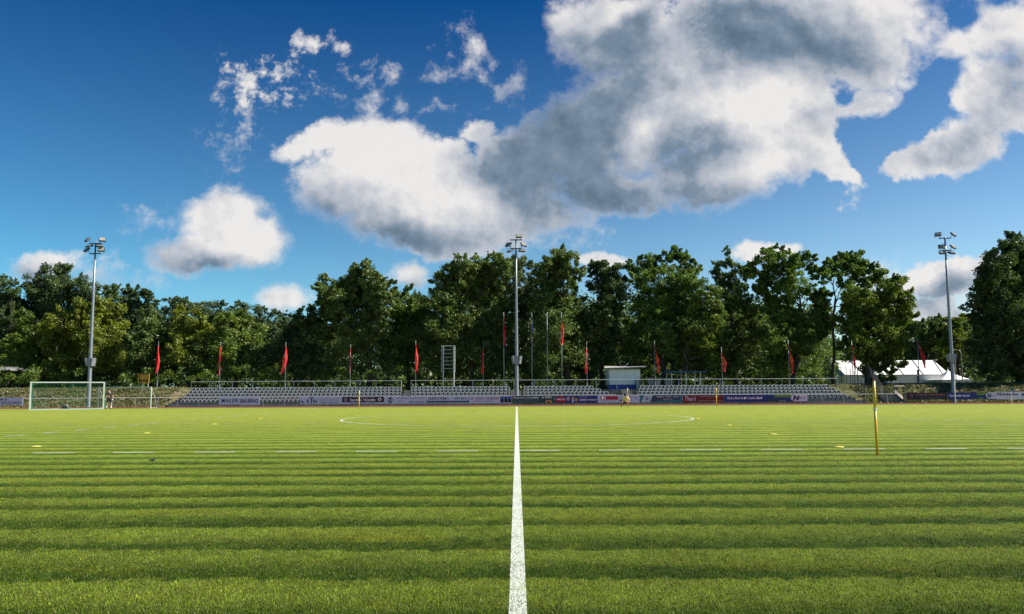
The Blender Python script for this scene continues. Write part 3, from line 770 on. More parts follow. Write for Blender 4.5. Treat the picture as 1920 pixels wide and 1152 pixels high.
# ------------------------------------------------------------------ advertising boards
def tmesh(txt, x0, x1, z0, z1, y, m, parent, shear=0.0, bold=0.0, sp=1.0):
    cu = bpy.data.curves.new('t', 'FONT'); cu.body = txt; cu.size = 1; cu.shear = shear; cu.offset = bold; cu.space_character = sp; cu.extrude = 0; cu.resolution_u = 2
    o = bpy.data.objects.new('t', cu); C.objects.link(o)
    me = bpy.data.meshes.new_from_object(o); bpy.data.objects.remove(o); bpy.data.curves.remove(cu)
    n = len(me.vertices); co = np.empty(n * 3, np.float32); me.vertices.foreach_get('co', co); co = co.reshape(-1, 3)
    a, b = co.min(0), co.max(0)
    nx = x0 + (co[:, 0] - a[0]) / max(b[0] - a[0], 1e-6) * (x1 - x0); nz = z0 + (co[:, 1] - a[1]) / max(b[1] - a[1], 1e-6) * (z1 - z0)
    co2 = np.stack([nx, np.full(n, y), nz], 1).astype(np.float32); me.vertices.foreach_set('co', co2.ravel()); me.update()
    me.name = 'lettering'
    return link('lettering', me, parent, m)
def pm(name, c): return mat('print_' + name, c, 0.55, var=0.06)
NAVY = pm('navy', (0.010, 0.020, 0.09)); PBLUE = pm('blue', (0.010, 0.035, 0.20)); PWH = pm('white', (0.80, 0.80, 0.84)); PLIL = pm('offwhite', (0.56, 0.68, 0.78)); PBLK = pm('black', (0.012, 0.012, 0.02))
PGRN = pm('green', (0.008, 0.075, 0.045)); PRED = pm('red', (0.40, 0.012, 0.02)); PWINE = pm('wine', (0.16, 0.008, 0.012)); PTEAL = pm('teal', (0.02, 0.20, 0.24)); PSLATE = pm('slate', (0.03, 0.06, 0.09))
PGOLD = pm('gold', (0.60, 0.38, 0.10)); PLIME = pm('lime', (0.16, 0.32, 0.03)); PGREY = pm('grey', (0.22, 0.22, 0.30)); PPINK = pm('dusty_pink', (0.35, 0.12, 0.12)); PCYAN = pm('pale_blue', (0.25, 0.42, 0.60)); PBR = pm('bronze', (0.30, 0.13, 0.10)); PSKY = pm('sky', (0.02, 0.10, 0.32))
BZ0, BZ1 = 0.17, 0.93
def board(label, px0, px1, base, items, Y=None, z0=BZ0, z1=BZ1):
    """items in board units: x 0..1, z 0..1; ('t', text, x0,x1,z0,z1,mat[,shear,bold,sp]) ('r', x0,x1,z0,z1,mat) ('p', pts, mat) ('o', x,z,rx,rz,mat)"""
    Y = Y or YF - 0.06
    x0, x1 = X(px0, Y) + 0.012, X(px1, Y) - 0.012; W = x1 - x0; H = z1 - z0
    root = empty('advertising_board', ((x0 + x1) / 2, Y, z0)); tag(root, label, 'advertising board', 'advertising boards on the perimeter fence')
    ox = -W / 2
    MB().box(ox, ox + W, -0.012, 0.012, 0, H).build('panel', base, root)
    lay = -0.014
    for it in items:
        lay -= 0.0025
        if it[0] == 't':
            sh, bo, sp = (list(it[7:]) + [0.0, 0.0, 1.0][len(it[7:]):])[:3]
            tmesh(it[1], ox + it[2] * W, ox + it[3] * W, it[4] * H, it[5] * H, lay, it[6], root, sh, bo, sp)
        else:
            mb = MB(); nm = 'print'
            if it[0] == 'r': pts = [(it[1], it[3]), (it[2], it[3]), (it[2], it[4]), (it[1], it[4])]; m = it[5]; nm = 'printed_band'
            elif it[0] == 'p': pts = it[1]; m = it[2]; nm = 'printed_shape'
            else:
                pts = [(it[1] + math.cos(k * math.pi / 10) * it[3], it[2] + math.sin(k * math.pi / 10) * it[4]) for k in range(20)]; m = it[5]; nm = 'emblem'
            me = bpy.data.meshes.new(nm); me.from_pydata([(ox + p[0] * W, lay, p[1] * H) for p in pts], [], [tuple(range(len(pts)))]); me.update()
            link(nm, me, root, m)
board('pale lilac board reading MALER in dark letters', 411, 448, PLIL, [('t','MALER',.12,.95,.30,.78,NAVY,.25,.02,1.25)])
board('pale lilac board reading BAURING in dark letters', 448.5, 487, PLIL, [('t','BAURING',.06,.95,.25,.78,NAVY,.25,.02,1.0)], z0=BZ0-.04)
board('white board reading e.RTN with small lines of contact text', 563, 641, PLIL, [('t','e.',.02,.11,.12,.50,NAVY,0,.02),('t','R',.165,.225,.12,.66,NAVY,0,.03),('r',.262,.288,.12,.90,NAVY),('r',.215,.335,.82,.93,NAVY),('t','N',.315,.40,.12,.66,NAVY,0,.03),('t','Elektro Antennen Netzwerktechnik',.46,.97,.74,.86,PGREY),('t','Fehrbelliner Str. - 16816 Neuruppin',.46,.93,.46,.62,NAVY),('t','03391 / 40 17 0',.50,.92,.12,.32,NAVY,0,.02)])
board('black and white board reading Karsten Valentin', 641.5, 720, PLIL, [('r',.0,1.0,.24,1.0,PBLK),('o',.085,.60,.042,.30,PGREY),('r',.075,.095,.12,.40,PGREY),('t','MALERMEISTER',.26,.78,.84,.93,PWH),('t','Karsten Valentin',.19,.80,.38,.76,PWH,0,.025),('o',.90,.62,.045,.24,PWH),('p',[(.90,.80),(.92,.55),(.90,.45),(.88,.55)],PBLK),('t','www.malermeister-valentin.de',.15,.85,.04,.20,NAVY)])
board('white board with a round green emblem and garden slogan', 720.5, 800, PLIL, [('p',[(.09,.62),(.11,.84),(.14,.90),(.17,.84),(.19,.62)],PGRN),('p',[(.09,.36),(.11,.16),(.14,.08),(.17,.16),(.19,.36)],PGRN),('r',.06,.22,.46,.54,PGRN),('t','Wir gestalten Ihre Außenanlagen!',.30,.95,.66,.86,NAVY,.3,0),('t','Garten und Landschaftsbau',.30,.48,.36,.46,PGREY),('t','Neuruppin',.30,.45,.16,.26,PGREY),('t','✆ 03391 318 90 60'[2:],.58,.95,.14,.36,NAVY,.1,.02)])
board('white board reading AUDITA-TEAM above a green and blue band', 800.5, 879, PLIL, [('t','AUDITA-TEAM',.03,.47,.52,.86,PBLK,.1,.03),('t','.DE',.48,.55,.54,.72,PGREY),('t','03391 8221-0',.66,.97,.54,.82,NAVY,0,.02),('r',.0,.40,.12,.38,PGRN),('r',.40,1.0,.12,.38,PSLATE),('t','STEUERBERATUNG',.03,.38,.19,.31,PCYAN),('t','WIRTSCHAFTSPRÜFUNG',.42,.68,.19,.31,PCYAN),('t','RECHTSBERATUNG',.72,.97,.19,.31,PCYAN)])
board('white board reading DR. TRIPKE REHMANN beside a blue triptych', 879.5, 959.5, PLIL, [('t','DR. TRIPKE / REHMANN',.03,.70,.50,.84,PBR,0,.01),('t','Rechtsanwälte · Fachanwälte',.10,.58,.20,.40,PGREY),('r',.735,.815,.10,.92,PSKY),('r',.825,.905,.10,.92,PSKY),('r',.915,.995,.10,.92,PSKY),('p',[(.735,.10),(.815,.10),(.815,.60),(.735,.42)],PBLK),('p',[(.825,.10),(.905,.10),(.905,.62),(.865,.72),(.825,.62)],PBLK),('p',[(.915,.10),(.995,.10),(.995,.42),(.915,.60)],PBLK)])
board('dark green board about vehicle inspection with a white logo', 960, 1040, PGRN, [('t','Hauptuntersuchung fällig?',.02,.63,.58,.88,PWH,0,.02),('t','Mittwoch bis Freitag in Neuruppin',.02,.63,.36,.50,PCYAN),('t','Termin vereinbaren oder vorbeikommen',.02,.63,.14,.26,PCYAN),('p',[(.70,.60),(.76,.76),(.70,.92),(.71,.78)],PWH),('t','DEKRA',.775,.94,.66,.90,PWH,0,.04),('p',[(.77,.03),(.80,.36),(.84,.42),(.88,.42),(.92,.36),(.95,.03)],PGOLD),('o',.86,.14,.03,.14,PBLK)])
board('navy board with a red starburst and white web address', 1040.5, 1120, PBLUE, [('p',[(.03,.10),(.02,.55),(.06,.85),(.13,.97),(.20,.85),(.25,.55),(.24,.10)],PRED),('t','AUTODIENST',.04,.235,.38,.60,PWH,0,.03),('o',.31,.56,.032,.24,PWH),('o',.31,.56,.018,.13,PRED),('o',.42,.60,.030,.26,PGOLD),('r',.395,.445,.08,.45,PLIL),('o',.50,.42,.030,.24,PGOLD),('t','DIREKT AM RING',.57,.76,.70,.82,PWH),('t','autoteile-gericke.de',.57,.98,.24,.56,PWH,0,.03)])
board('white board with a red bar reading TSR', 1120.5, 1159, PLIL, [('r',.13,.98,.40,.88,PRED),('t','TSR',.17,.42,.44,.84,PWH,0,.04),('t','The Metal Company',.12,.85,.14,.30,NAVY)])
board('white board with small grey writing behind the crouching person', 1159.5, 1199, PLIL, [('t','ALTSTOFFHANDEL',.04,.70,.62,.80,PGREY,0,.01),('t','ANKAUF',.74,.96,.62,.76,PGREY),('t','SCHROTT',.76,.96,.42,.54,PGREY),('r',.05,.30,.12,.44,PGREY),('t','03391',.40,.66,.24,.38,PGREY)])
board('teal board with a round emblem reading Physio Ergo Logo', 1199.5, 1279, PTEAL, [('p',[(.03,.04),(.10,.98),(.30,.98),(.23,.04)],PLIL),('o',.165,.52,.062,.42,PGREY),('o',.165,.52,.052,.35,PLIL),('o',.165,.52,.036,.20,PGREY),('p',[(.24,.04),(.31,.96),(.95,.96),(.95,.30),(.42,.30),(.36,.10),(.30,.22)],PSLATE),('t','Physio - Ergo - Logo',.40,.92,.62,.84,PWH,0,.03,1.15),('t','Selina Kühn',.55,.76,.36,.50,PWH),('r',.42,.97,.06,.24,PTEAL)])
board("dark red board with handwritten style name Theo's", 1279.5, 1357, PWINE, [('t',"Theo's",.05,.32,.20,.86,PWH,.35,.0),('t','Das Restaurant im Bauernhof',.44,.90,.74,.88,PLIL),('t','im Neuruppin',.55,.78,.48,.58,PGOLD),('t','Tel. 03391 40 20 0   post@theos-hof.de',.36,.98,.12,.26,PWH)])
def energie(label, a, b, Y=None, z0=BZ0, z1=BZ1):
    board(label, a, b, PBLUE, [('r',.58,.99,.62,.98,PLIME),('p',[(.50,.98),(.62,.98),(.60,.62),(.50,.62)],PBLUE),('r',.52,.70,.06,.36,PGRN),('t','Meine Energie für meine Stadt',.03,.46,.28,.74,PWH,.3,.03),('p',[(.80,.50),(.82,.88),(.86,1.0),(1.0,1.0),(1.0,.06),(.86,.06),(.82,.16)],PWH),
     ('p',[(.825,.18),(.845,.18),(.855,.56),(.875,.18),(.895,.18),(.91,.86),(.89,.86),(.88,.48),(.86,.86),(.84,.86)],NAVY),('t','stadtwerke',.90,.985,.50,.66,PBLUE,.1,.02),('t','neuruppin',.90,.98,.28,.42,PGREY,.1,.0),('t','swn.de',.66,.74,.10,.26,PWH)], Y, z0, z1)
energie('long blue board about city energy before the right block of seats', 1357.5, 1513)
# boards of the bends
board('white board at the left edge ending in NEURUPPIN', -42, 44, PLIL, [('t','MALER',.02,.36,.58,.86,NAVY,0,.02),('t','MALER & TIEFBAU'[-9:-3] and 'ER &',.50,.66,.60,.88,NAVY,0,.03),('t','BETRIEB KREIS',.02,.42,.12,.40,NAVY),('t','L NEURUPPIN',.47,.95,.14,.46,NAVY,0,.0)], Y=YF-.06, z0=.25, z1=1.02)
YG = 77.4
fence(X(1697,YG), X(1960,YG), 'dark tubular fence carrying the boards at the right bend', 2.3, DARKM, 1.0, YG)
board('black board at the right bend reading KUBANN IMMOBILIEN', 1699, 1776, PBLK, [('o',.12,.55,.045,.26,PPINK),('o',.12,.55,.03,.16,PBLK),('t','KUBANN IMMOBILIEN',.24,.94,.52,.88,PBR,0,.03),('t','Wir sind in der Region zu Hause',.33,.86,.14,.30,PGREY,0,.02)], Y=YG-.06, z0=.32, z1=1.03)
energie('shorter blue energy board at the right bend', 1776.5, 1866, YG-.06, .32, 1.03)
board('pale blue board at the right edge reading Farbdesign', 1866.5, 1950, PWH, [('t','H&N',.05,.14,.84,.95,PBLK,0,.03),('t','Farbdesign',.03,.50,.42,.82,PBLK,0,.04),('t','Neuruppin',.22,.36,.20,.34,NAVY),('p',[(.56,.60),(.60,.66),(.59,.85),(.63,.70),(.70,.80),(.65,.58),(.70,.38),(.62,.50),(.58,.30),(.60,.52)],PBLK),('o',.75,.5,.03,.3,PGOLD)], Y=YG-.06, z0=.30, z1=1.08)

# ------------------------------------------------------------------ floodlight masts
def mast(px, Y, h, label, heads, base_z=-0.1):
    bx = X(px, Y); root = empty('floodlight_mast', (bx, Y, base_z)); tag(root, label, 'floodlight mast', 'floodlight masts')
    n = 8; MB().tube([(0, 0, 0), (0, 0, 0.05), (0, 0, h * .33), (0, 0, h * .66), (0, 0, h)], [.215, .205, .17, .125, .075], 16).build('pole', GALV, root, True)
    MB().tube([(0, 0, 0.05), (0, 0, 0.12)], .30, 16).build('base_flange', GALV, root)
    mb = MB(); z = 5.6; s = 1
    while z < h - 0.6:
        r = .17 - .1 * z / h
        mb.tube([(s * r * .8, 0, z), (s * (r + .20), 0, z)], .016, 5); mb.tube([(s * (r + .20), 0, z), (s * (r + .20), 0, z + .05)], .014, 5)
        s = -s; z += .42
    mb.build('climbing_rungs', GALV, root)
    # control boxes flared round the pole
    for a in (-1, 0, 1):
        M = Matrix.Translation((a * .36, -.10 - .12 * (a == 0), 4.75)) @ Matrix.Rotation(a * R(8), 4, 'Y') @ Matrix.Rotation(a * R(62), 4, 'Z')
        MB().obox(M, .42, .16, .82).build('control_box', GALV, root)
    MB().tube([(-.22, -.1, 4.25), (.22, -.1, 4.25)], .03, 6).build('bracket', GALV, root)
    for z in sorted(set(hd[1] for hd in heads)):
        MB().box(-.62, .62, -.05, .05, z - .05, z + .05).build('crossarm', DARKM, root)
    for (x, z, up, yaw) in heads:
        # head: housing box with a glass face, held by a U bracket, above or below the arm
        dz = .38 if up else -.30
        M = Matrix.Translation((x, -.18, z + dz)) @ Matrix.Rotation(R(yaw), 4, 'Z') @ Matrix.Rotation(R(-38 if up else -62), 4, 'X')
        hd = empty('floodlight'); hd.parent = root
        MB().obox(M, .62, .16, .50).build('housing', DARKM, hd)
        MB().obox(M @ Matrix.Translation((0, -.085, 0)), .54, .012, .42).build('glass', LENS, hd)
        mb = MB(); mb.tube([(x - .2, 0, z), M @ Vector((-.33, .02, 0))], .022, 5); mb.tube([(x + .2, 0, z), M @ Vector((.33, .02, 0))], .022, 5)
        mb.build('bracket', DARKM, hd)
hts = [(-.78,17.0,True,-35),(.78,17.0,True,35),(-.55,17.0,False,-20),(.55,17.0,False,20),(-.82,15.55,True,-30),(.72,15.55,True,12)]
ZB = -0.1
mast(167, 77.0, Z(452,77.0,170) + .1, 'tall steel floodlight mast standing left behind the portable goal', [(x, (Z(457,77,170) if z > 16 else Z(476,77,170)) + .1, u, a) for x, z, u, a in hts])
mast(969, 77.35, Z(449,77.35) + .1, 'tall steel floodlight mast in the middle stair gap of the stand', [(.30,Z(450,77.3)+.1,True,8),(-.80,Z(466,77.3)+.1,True,-35),(.80,Z(466,77.3)+.1,True,35),(-.62,Z(466,77.3)+.1,False,-50),(.60,Z(466,77.3)+.1,False,14)])
mast(1788, 78.2, Z(445,78.2,1780) + .1, 'tall steel floodlight mast at the right bend before the marquee', [(-.82,Z(447,78.2,1780)+.1,True,-35),(.82,Z(447,78.2,1780)+.1,True,35),(-.50,Z(470,78.2,1780)+.1,True,-10),(.72,Z(470,78.2,1780)+.1,True,28),(-.45,Z(470,78.2,1780)+.1,False,-10),(.50,Z(470,78.2,1780)+.1,False,15)])

# ------------------------------------------------------------------ flagpoles with flags
def flag(px, top, ftop, fbot, wid, label, Y=83.6, skew=0.0, marks='a', prad=0.035, cloth=True, side=1, cl=None, foot=None):
    bx = X(px, Y); zb = (foot if foot is not None else zt(4)) - 0.05; ztop = Z(top, Y, px)
    root = empty('flagpole', (bx, Y, zb)); tag(root, label, 'flagpole', 'flagpoles along the top of the bank')
    H = ztop - zb
    MB().tube([(0, 0, 0), (0, 0, H * .5), (0, 0, H)], [prad * 1.3, prad * 1.1, prad * .7], 10).build('pole', GALV, root, True)
    MB().tube([(0, 0, 0), (0, 0, .9)], prad * 1.9, 10).build('socket', GALV, root)
    MB().tube([(0, 0, H), (0, 0, H + .05)], [prad * 1.3, prad * .5], 8).build('finial', WHITEM, root)
    if not cloth: return
    z1 = Z(ftop, Y, px) - zb; z0 = Z(fbot, Y, px) - zb; nu, nv = 8, 22; rs = random.Random(int(px))
    def pt(u, v):
        # v 0 top .. 1 bottom ; cloth hangs from the top corner, widest low down
        wv = wid * 0.68 * (0.12 + 0.88 * min(1, v * 1.9) ** 0.8) * (1.0 if v < .8 else 1 - (v - .8) * .8)
        z = z1 + (z0 - z1) * v
        x = side * u * wv + side * skew * v + 0.03 * math.sin(v * 9 + u * 3)
        y = -0.05 + 0.16 * math.sin(u * 7 + v * 3.0 + px) * u + 0.05 * math.sin(v * 11 + u * 5)
        return (x, y, z - u * 0.25 * (1 - v * .6))
    vs = [pt(i / (nu - 1), j / (nv - 1)) for j in range(nv) for i in range(nu)]
    fs = [(j * nu + i, j * nu + i + 1, (j + 1) * nu + i + 1, (j + 1) * nu + i) for j in range(nv - 1) for i in range(nu - 1)]
    me = bpy.data.meshes.new('flag'); me.from_pydata(vs, [], fs); me.update(); me.polygons.foreach_set('use_smooth', [True] * len(me.polygons))
    fl = link('flag', me, root, cl or RED)
    def mark(v0, v1, u0, u1, m, n=5, nm='flag_print'):
        vs = []; fs = []
        for k in range(n):
            a = v0 + (v1 - v0) * k / n; b = a + (v1 - v0) / n * .62; c = (a + b) / 2
            ua = u0 + (u1 - u0) * (.15 if k % 2 else 0)
            for (uu, vv) in ((ua, a), (u1, c - (b - a) * .2), (u1, c + (b - a) * .25), (ua, b)):
                p = pt(uu, vv); vs.append((p[0], p[1] - 0.02, p[2]))
            fs.append((len(vs) - 4, len(vs) - 3, len(vs) - 2, len(vs) - 1))
        m2 = bpy.data.meshes.new(nm); m2.from_pydata(vs, [], fs); m2.update(); link(nm, m2, fl, m)
    if marks in 'ab':
        if marks == 'a': mark(.20, .42, .15, .60, WHT, 4); mark(.50, .80, .12, .42, YEL, 6)
        else: mark(.28, .68, .15, .55, YEL, 7); mark(.82, .90, .2, .8, WHT, 1)
    elif marks == 'c': mark(.10, .38, .15, .75, YEL, 6); mark(.55, .82, .02, .45, WHT, 4); mark(.975, .999, 0, 1, WHT, 1)
    elif marks == 'd': mark(.12, .24, .1, .9, WHT, 2); mark(.66, .84, .3, .8, PPINK, 1)
    elif marks == 'e': mark(.12, .2, .1, .9, WHT, 1)
flag(294,642,648,699,.42,'flagpole with a plain red flag right of the yellow sign',skew=-.25,marks='z',foot=2.0)
flag(411,643,648,702,.34,'flagpole with a narrow red flag with white marks, above the MALER board',skew=-.2,marks='a')
flag(534,643,648,700,.72,'flagpole with a red flag with white and yellow print, left of the oak',skew=-.55,marks='a')
flag(656,648,652,698,.22,'flagpole with a thin furled red flag at the foot of the ragged oak',skew=-.12,marks='e')
flag(779,640,644,698,.52,'flagpole with a red flag just right of the narrow stair',skew=-.1,marks='a')
flag(906,640,650,700,.24,'flagpole with a thin furled red flag right of the ladder frame',skew=0,marks='z',side=-1)
flag(945,587,592,648,.32,'tall flagpole with a narrow red flag left of the middle mast',skew=0,marks='e',prad=.05)
flag(998,588,592,632,.12,'tall flagpole with a thin furled blue flag right of the middle mast',marks='z',prad=.045,cl=mat('blue_cloth',(.02,.06,.30),.7))
flag(1027,587,0,0,0,'tall bare flagpole without a flag',cloth=False,prad=.05)
flag(1054,587,593,646,.46,'tall flagpole with a red flag lettered yellow above white',skew=-.12,marks='c',prad=.05)
flag(1101,642,646,700,.28,'flagpole with a thin dark red flag left of the white kiosk',skew=0,marks='z',side=-1)
flag(1229,641,645,698,.38,'flagpole with a thin red flag above the grey containers',skew=.25,marks='b')
flag(1355,652,659,696,.62,'flagpole with a short red flag lettered yellow right of the shelter',skew=.05,marks='b')
flag(1481,639,644,698,.42,'flagpole with a red flag before the wide locust tree',skew=.25,marks='b')
flag(1601,640,646,700,.34,'flagpole with a dark red flag at the left end of the marquee',skew=.15,marks='z',foot=2.0)
flag(1725,636,641,690,.50,'flagpole with a red flag blown right before the marquee roof',skew=.55,marks='d',foot=2.0)

# ------------------------------------------------------------------ portable goals
GOALW = mat('goal_paint', (.50,.55,.53), .5)
def goal_big():
    a = G(56, 769); b = G(196, 767)
    a = Vector((X(56, 64), 64.0, 0)); b = Vector((X(196, 66.5), 66.5, 0))
    ax = (b - a).normalized(); nrm = Vector((-ax.y, ax.x, 0)); W = (b - a).length; H = 2.44; Dp = 1.7
    root = empty('football_goal', ((a + b) / 2)); root.rotation_euler = (0, 0, math.atan2(ax.y, ax.x)); tag(root, 'large portable white goal with green net standing on the grass at left', 'goal')
    h = W / 2
    MB().box(-h, -h + .10, -.06, .06, 0, H - .1).build('post', GOALW, root); MB().box(h - .10, h, -.06, .06, 0, H - .1).build('post', GOALW, root)
    MB().box(-h, h, -.06, .06, H - .1, H).build('crossbar', GOALW, root)
    mb = MB(); mb.box(-h, h, -.05, .05, 0.005, .075); mb.build('ground_bar', GOALW, root)
    for s in (-1, 1):
        x = s * (h - .04)
        MB().tube([(x, .05, .04), (x, Dp, .04), (x, .95, H - .08), (x, .05, H - .06)], .03, 6).build('side_frame', mat('green_goal_frame', (.10, .32, .22), .5), root)
    MB().tube([(-h, Dp, .04), (h, Dp, .04)], .035, 6).build('rear_bar', mat('green_goal_frame', (.10, .32, .22), .5), root)
    mb = MB(); r = .006
    n = int(W / .16)
    for i in range(n + 1):
        x = -h + W * i / n; mb.tube([(x, .02, H - .05), (x, .9, H - .10), (x, 1.25, 1.2), (x, Dp, .05)], r, 3, False)
    k = 16
    for j in range(k + 1):
        t = j / k
        y, z = ((.9 + (1.25 - .9) * min(t * 2, 1), H - .10 + (1.2 - H + .1) * min(t * 2, 1)) if t < .5 else (1.25 + (Dp - 1.25) * (t * 2 - 1), 1.2 + (.05 - 1.2) * (t * 2 - 1)))
        mb.tube([(-h, y, z), (h, y, z)], r, 3, False)
    for j in range(6): mb.tube([(-h, .15 * j, H - .05), (h, .15 * j, H - .05)], r, 3, False)
    for s in (-1, 1):
        x = s * (h - .02)
        for j in range(15):
            z = .05 + j * .16; ye = Dp - (Dp - .95) * z / H; mb.tube([(x, .02, z), (x, ye, z)], r * 1.2, 3, False)
        for j in range(11):
            y = .05 + j * .16; zt_ = H - .08 if y < .95 else (H - .08) * (Dp - y) / (Dp - .95); mb.tube([(x, y, .04), (x, y, max(zt_, .1))], r * 1.2, 3, False)
    mb.build('net', NETG, root)
goal_big()
def goal_small():
    y = 68.6; a, b = X(184, y), X(284, y); W = b - a; h = W / 2; H = 2.0
    root = empty('football_goal', ((a + b) / 2, y, 0)); tag(root, 'smaller portable white goal without net beside the running track', 'goal')
    MB().box(-h, -h + .09, -.05, .05, 0, H - .09).build('post', GOALW, root); MB().box(h - .09, h, -.05, .05, 0, H - .09).build('post', GOALW, root)
    MB().box(-h, h, -.05, .05, H - .09, H).build('crossbar', GOALW, root)
    for s in (-1, 1): MB().tube([(s * (h - .04), .05, .05), (s * (h - .04) , 1.2, .05), (s * (h - .04), .7, H * .55), (s * (h - .04), .05, H - .1)], .022, 6).build('side_frame', GOALW, root)
goal_small()

# corner flags, slalom poles, markers
def corner_flag(px, label):
    y = 68.4; root = empty('corner_flag', (X(px, y), y, 0)); tag(root, label, 'corner flag', 'corner flags')
    MB().tube([(0, 0, 0), (0, 0, 1.25)], .028, 8).build('pole', WHITEM, root)
    vs = []; n = 6
    for j in range(n):
        for i in range(4):
            u, v = i / 3, j / (n - 1); vs.append((-.02 + u * .30 * (.4 + .8 * v), -.02 + .06 * math.sin(u * 6 + v * 4), 1.58 - v * .45 - u * .12))
    fs = [(j * 4 + i, j * 4 + i + 1, j * 4 + i + 5, j * 4 + i + 4) for j in range(n - 1) for i in range(3)]
    me = bpy.data.meshes.new('flag'); me.from_pydata(vs, [], fs); me.update(); link('flag', me, root, mat('corner_blue', (.02, .09, .26), .7))
    MB().tube([(0, 0, 1.25), (0, 0, 1.6)], .02, 8).build('pole_tip', mat('corner_blue', (.02, .09, .26), .7), root)
corner_flag(59, 'blue corner flag on a white pole, seen through the large goal')
corner_flag(1896, 'blue corner flag on a white pole near the right edge of the photo')
def pole(x, y, h, label, r=.0165, lean=0.0):
    root = empty('slalom_pole', (x, y, 0)); tag(root, label, 'slalom pole', 'yellow training poles')
    root.rotation_euler = (0, lean, 0)
    MB().tube([(0, 0, -.02), (0, 0, h * .62)], r * .92, 10).build('shaft', YELP, root, True)
    MB().tube([(0, 0, h * .62), (0, 0, h)], r, 10).build('upper_shaft', mat('pale_yellow_plastic', (.80, .52, .05), .4), root, True)
    MB().tube([(0, 0, h * .60), (0, 0, h * .64)], r * 1.25, 10).build('collar', mat('pole_collar', (.75, .72, .60), .4), root)
    MB().tube([(0, 0, h), (0, 0, h + .035)], [r * 1.05, r * .8], 10).build('cap', mat('orange_cap', (.30, .10, .02), .5), root)
gp = G(1645, 854); pole(gp.x, gp.y, 1.62, 'yellow training pole standing nearest the camera at right', .028, -.001)
gp = G(682, 766); pole(gp.x, 62.5, 1.55, 'far yellow training pole before the black board on the left', .035)
gp = G(1343, 764); pole(X(1343,63.5), 63.5, 1.6, 'far yellow training pole before the dark red board', .035)
pole(X(1176.5,64.2), 64.2, 1.62, 'yellow training pole held by the crouching person', .035)
for i, (px, py, lab) in enumerate([(68,838,'yellow marker disc on the near dashed line at far left'),(275,813,'yellow marker disc between the two dashed lines at left'),(402,796,'yellow marker disc just before the middle dashed line at left'),(488,786,'small far yellow marker disc beyond the middle dashed line at left'),
        (1449,815,'yellow marker disc right of the centre circle'),(1573,839,'yellow marker disc beside the near training pole'),(1308,786,'small far yellow marker disc right of the centre circle'),(1366,798,'small yellow marker disc at the right middle dashed line')]):
    p = G(px, py); r = .13
    vs = MB(); vs.tube([(0, 0, .006), (0, 0, .018), (0, 0, .03)], [r, r * .9, r * .45], 14, True)
    o = vs.build('marker_disc', mat('marker_yellow', (.50,.46,.08), .8)); o.location = (p.x, p.y, 0); tag(o, lab, 'marker disc', 'yellow marker discs on the pitch')

# bag and small yellow thing at the goal, bird on the grass
def lump(name, loc, sx, sy, sz, m, label, cat, seed=1, extra=None):
    me = bpy.data.meshes.new(name); bm = bmesh.new(); bmesh.ops.create_icosphere(bm, subdivisions=3, radius=1); rs = random.Random(seed)
    for v in bm.verts:
        k = 1 + .18 * math.sin(v.co.x * 4 + seed) * math.cos(v.co.y * 5) + rs.uniform(-.04, .04)
        v.co = Vector((v.co.x * sx * k, v.co.y * sy * k, max(v.co.z, -.6) * sz * k + sz * .6))
    for f in bm.faces: f.smooth = True
    bm.to_mesh(me); bm.free(); o = link(name, me, None, m); o.location = loc; tag(o, label, cat); return o
b = lump('sports_bag', (X(125,66.5), 66.5, 0), .34, .2, .22, DARKM, 'dark sports bag lying on the grass behind the large goal', 'bag', 3)
MB().tube([(-.2, 0, .2), (-.1, 0, .42), (.1, 0, .42), (.2, 0, .2)], .02, 6).build('handle', WHITEM, b)
lump('glove', (X(106,67), 67.0, 0), .16, .1, .05, YELP, 'small orange yellow item on the grass behind the large goal', 'sports item', 5)
gb = G(286, 866)
bird = lump('bird', (gb.x, gb.y, .015), .045, .026, .028, mat('bird_feathers', (.06, .05, .045), .8), 'small dark bird on the grass in the left foreground', 'bird', 2)
MB().tube([(.03, 0, .035), (.05, 0, .055), (.062, 0, .058)], [.012, .014, .004], 8).build('head', MATS['bird_feathers'], bird, True)
MB().tube([(-.035, 0, .025), (-.085, 0, .02)], [.012, .005], 6).build('tail', MATS['bird_feathers'], bird)

# ------------------------------------------------------------------ people
def skin_body(name, verts, edges, radii, m, parent=None, levels=2):
    me = bpy.data.meshes.new(name); me.from_pydata(verts, edges, []); o = bpy.data.objects.new(name, me); C.objects.link(o)
    md = o.modifiers.new('s', 'SKIN'); md.use_smooth_shade = True
    for i, r in enumerate(radii): me.skin_vertices[0].data[i].radius = r if hasattr(r, '__len__') else (r, r)
    me.skin_vertices[0].data[0].use_root = True
    sb = o.modifiers.new('u', 'SUBSURF'); sb.levels = levels; sb.render_levels = levels
    dg = bpy.context.evaluated_depsgraph_get(); m2 = bpy.data.meshes.new_from_object(o.evaluated_get(dg)); m2.name = name
    bpy.data.objects.remove(o); m2.polygons.foreach_set('use_smooth', [True] * len(m2.polygons))
    return link(name, m2, parent, m)
SKIN = mat('skin', (.45, .26, .18), .6); HAIR = mat('dark_hair', (.015, .012, .01), .7)
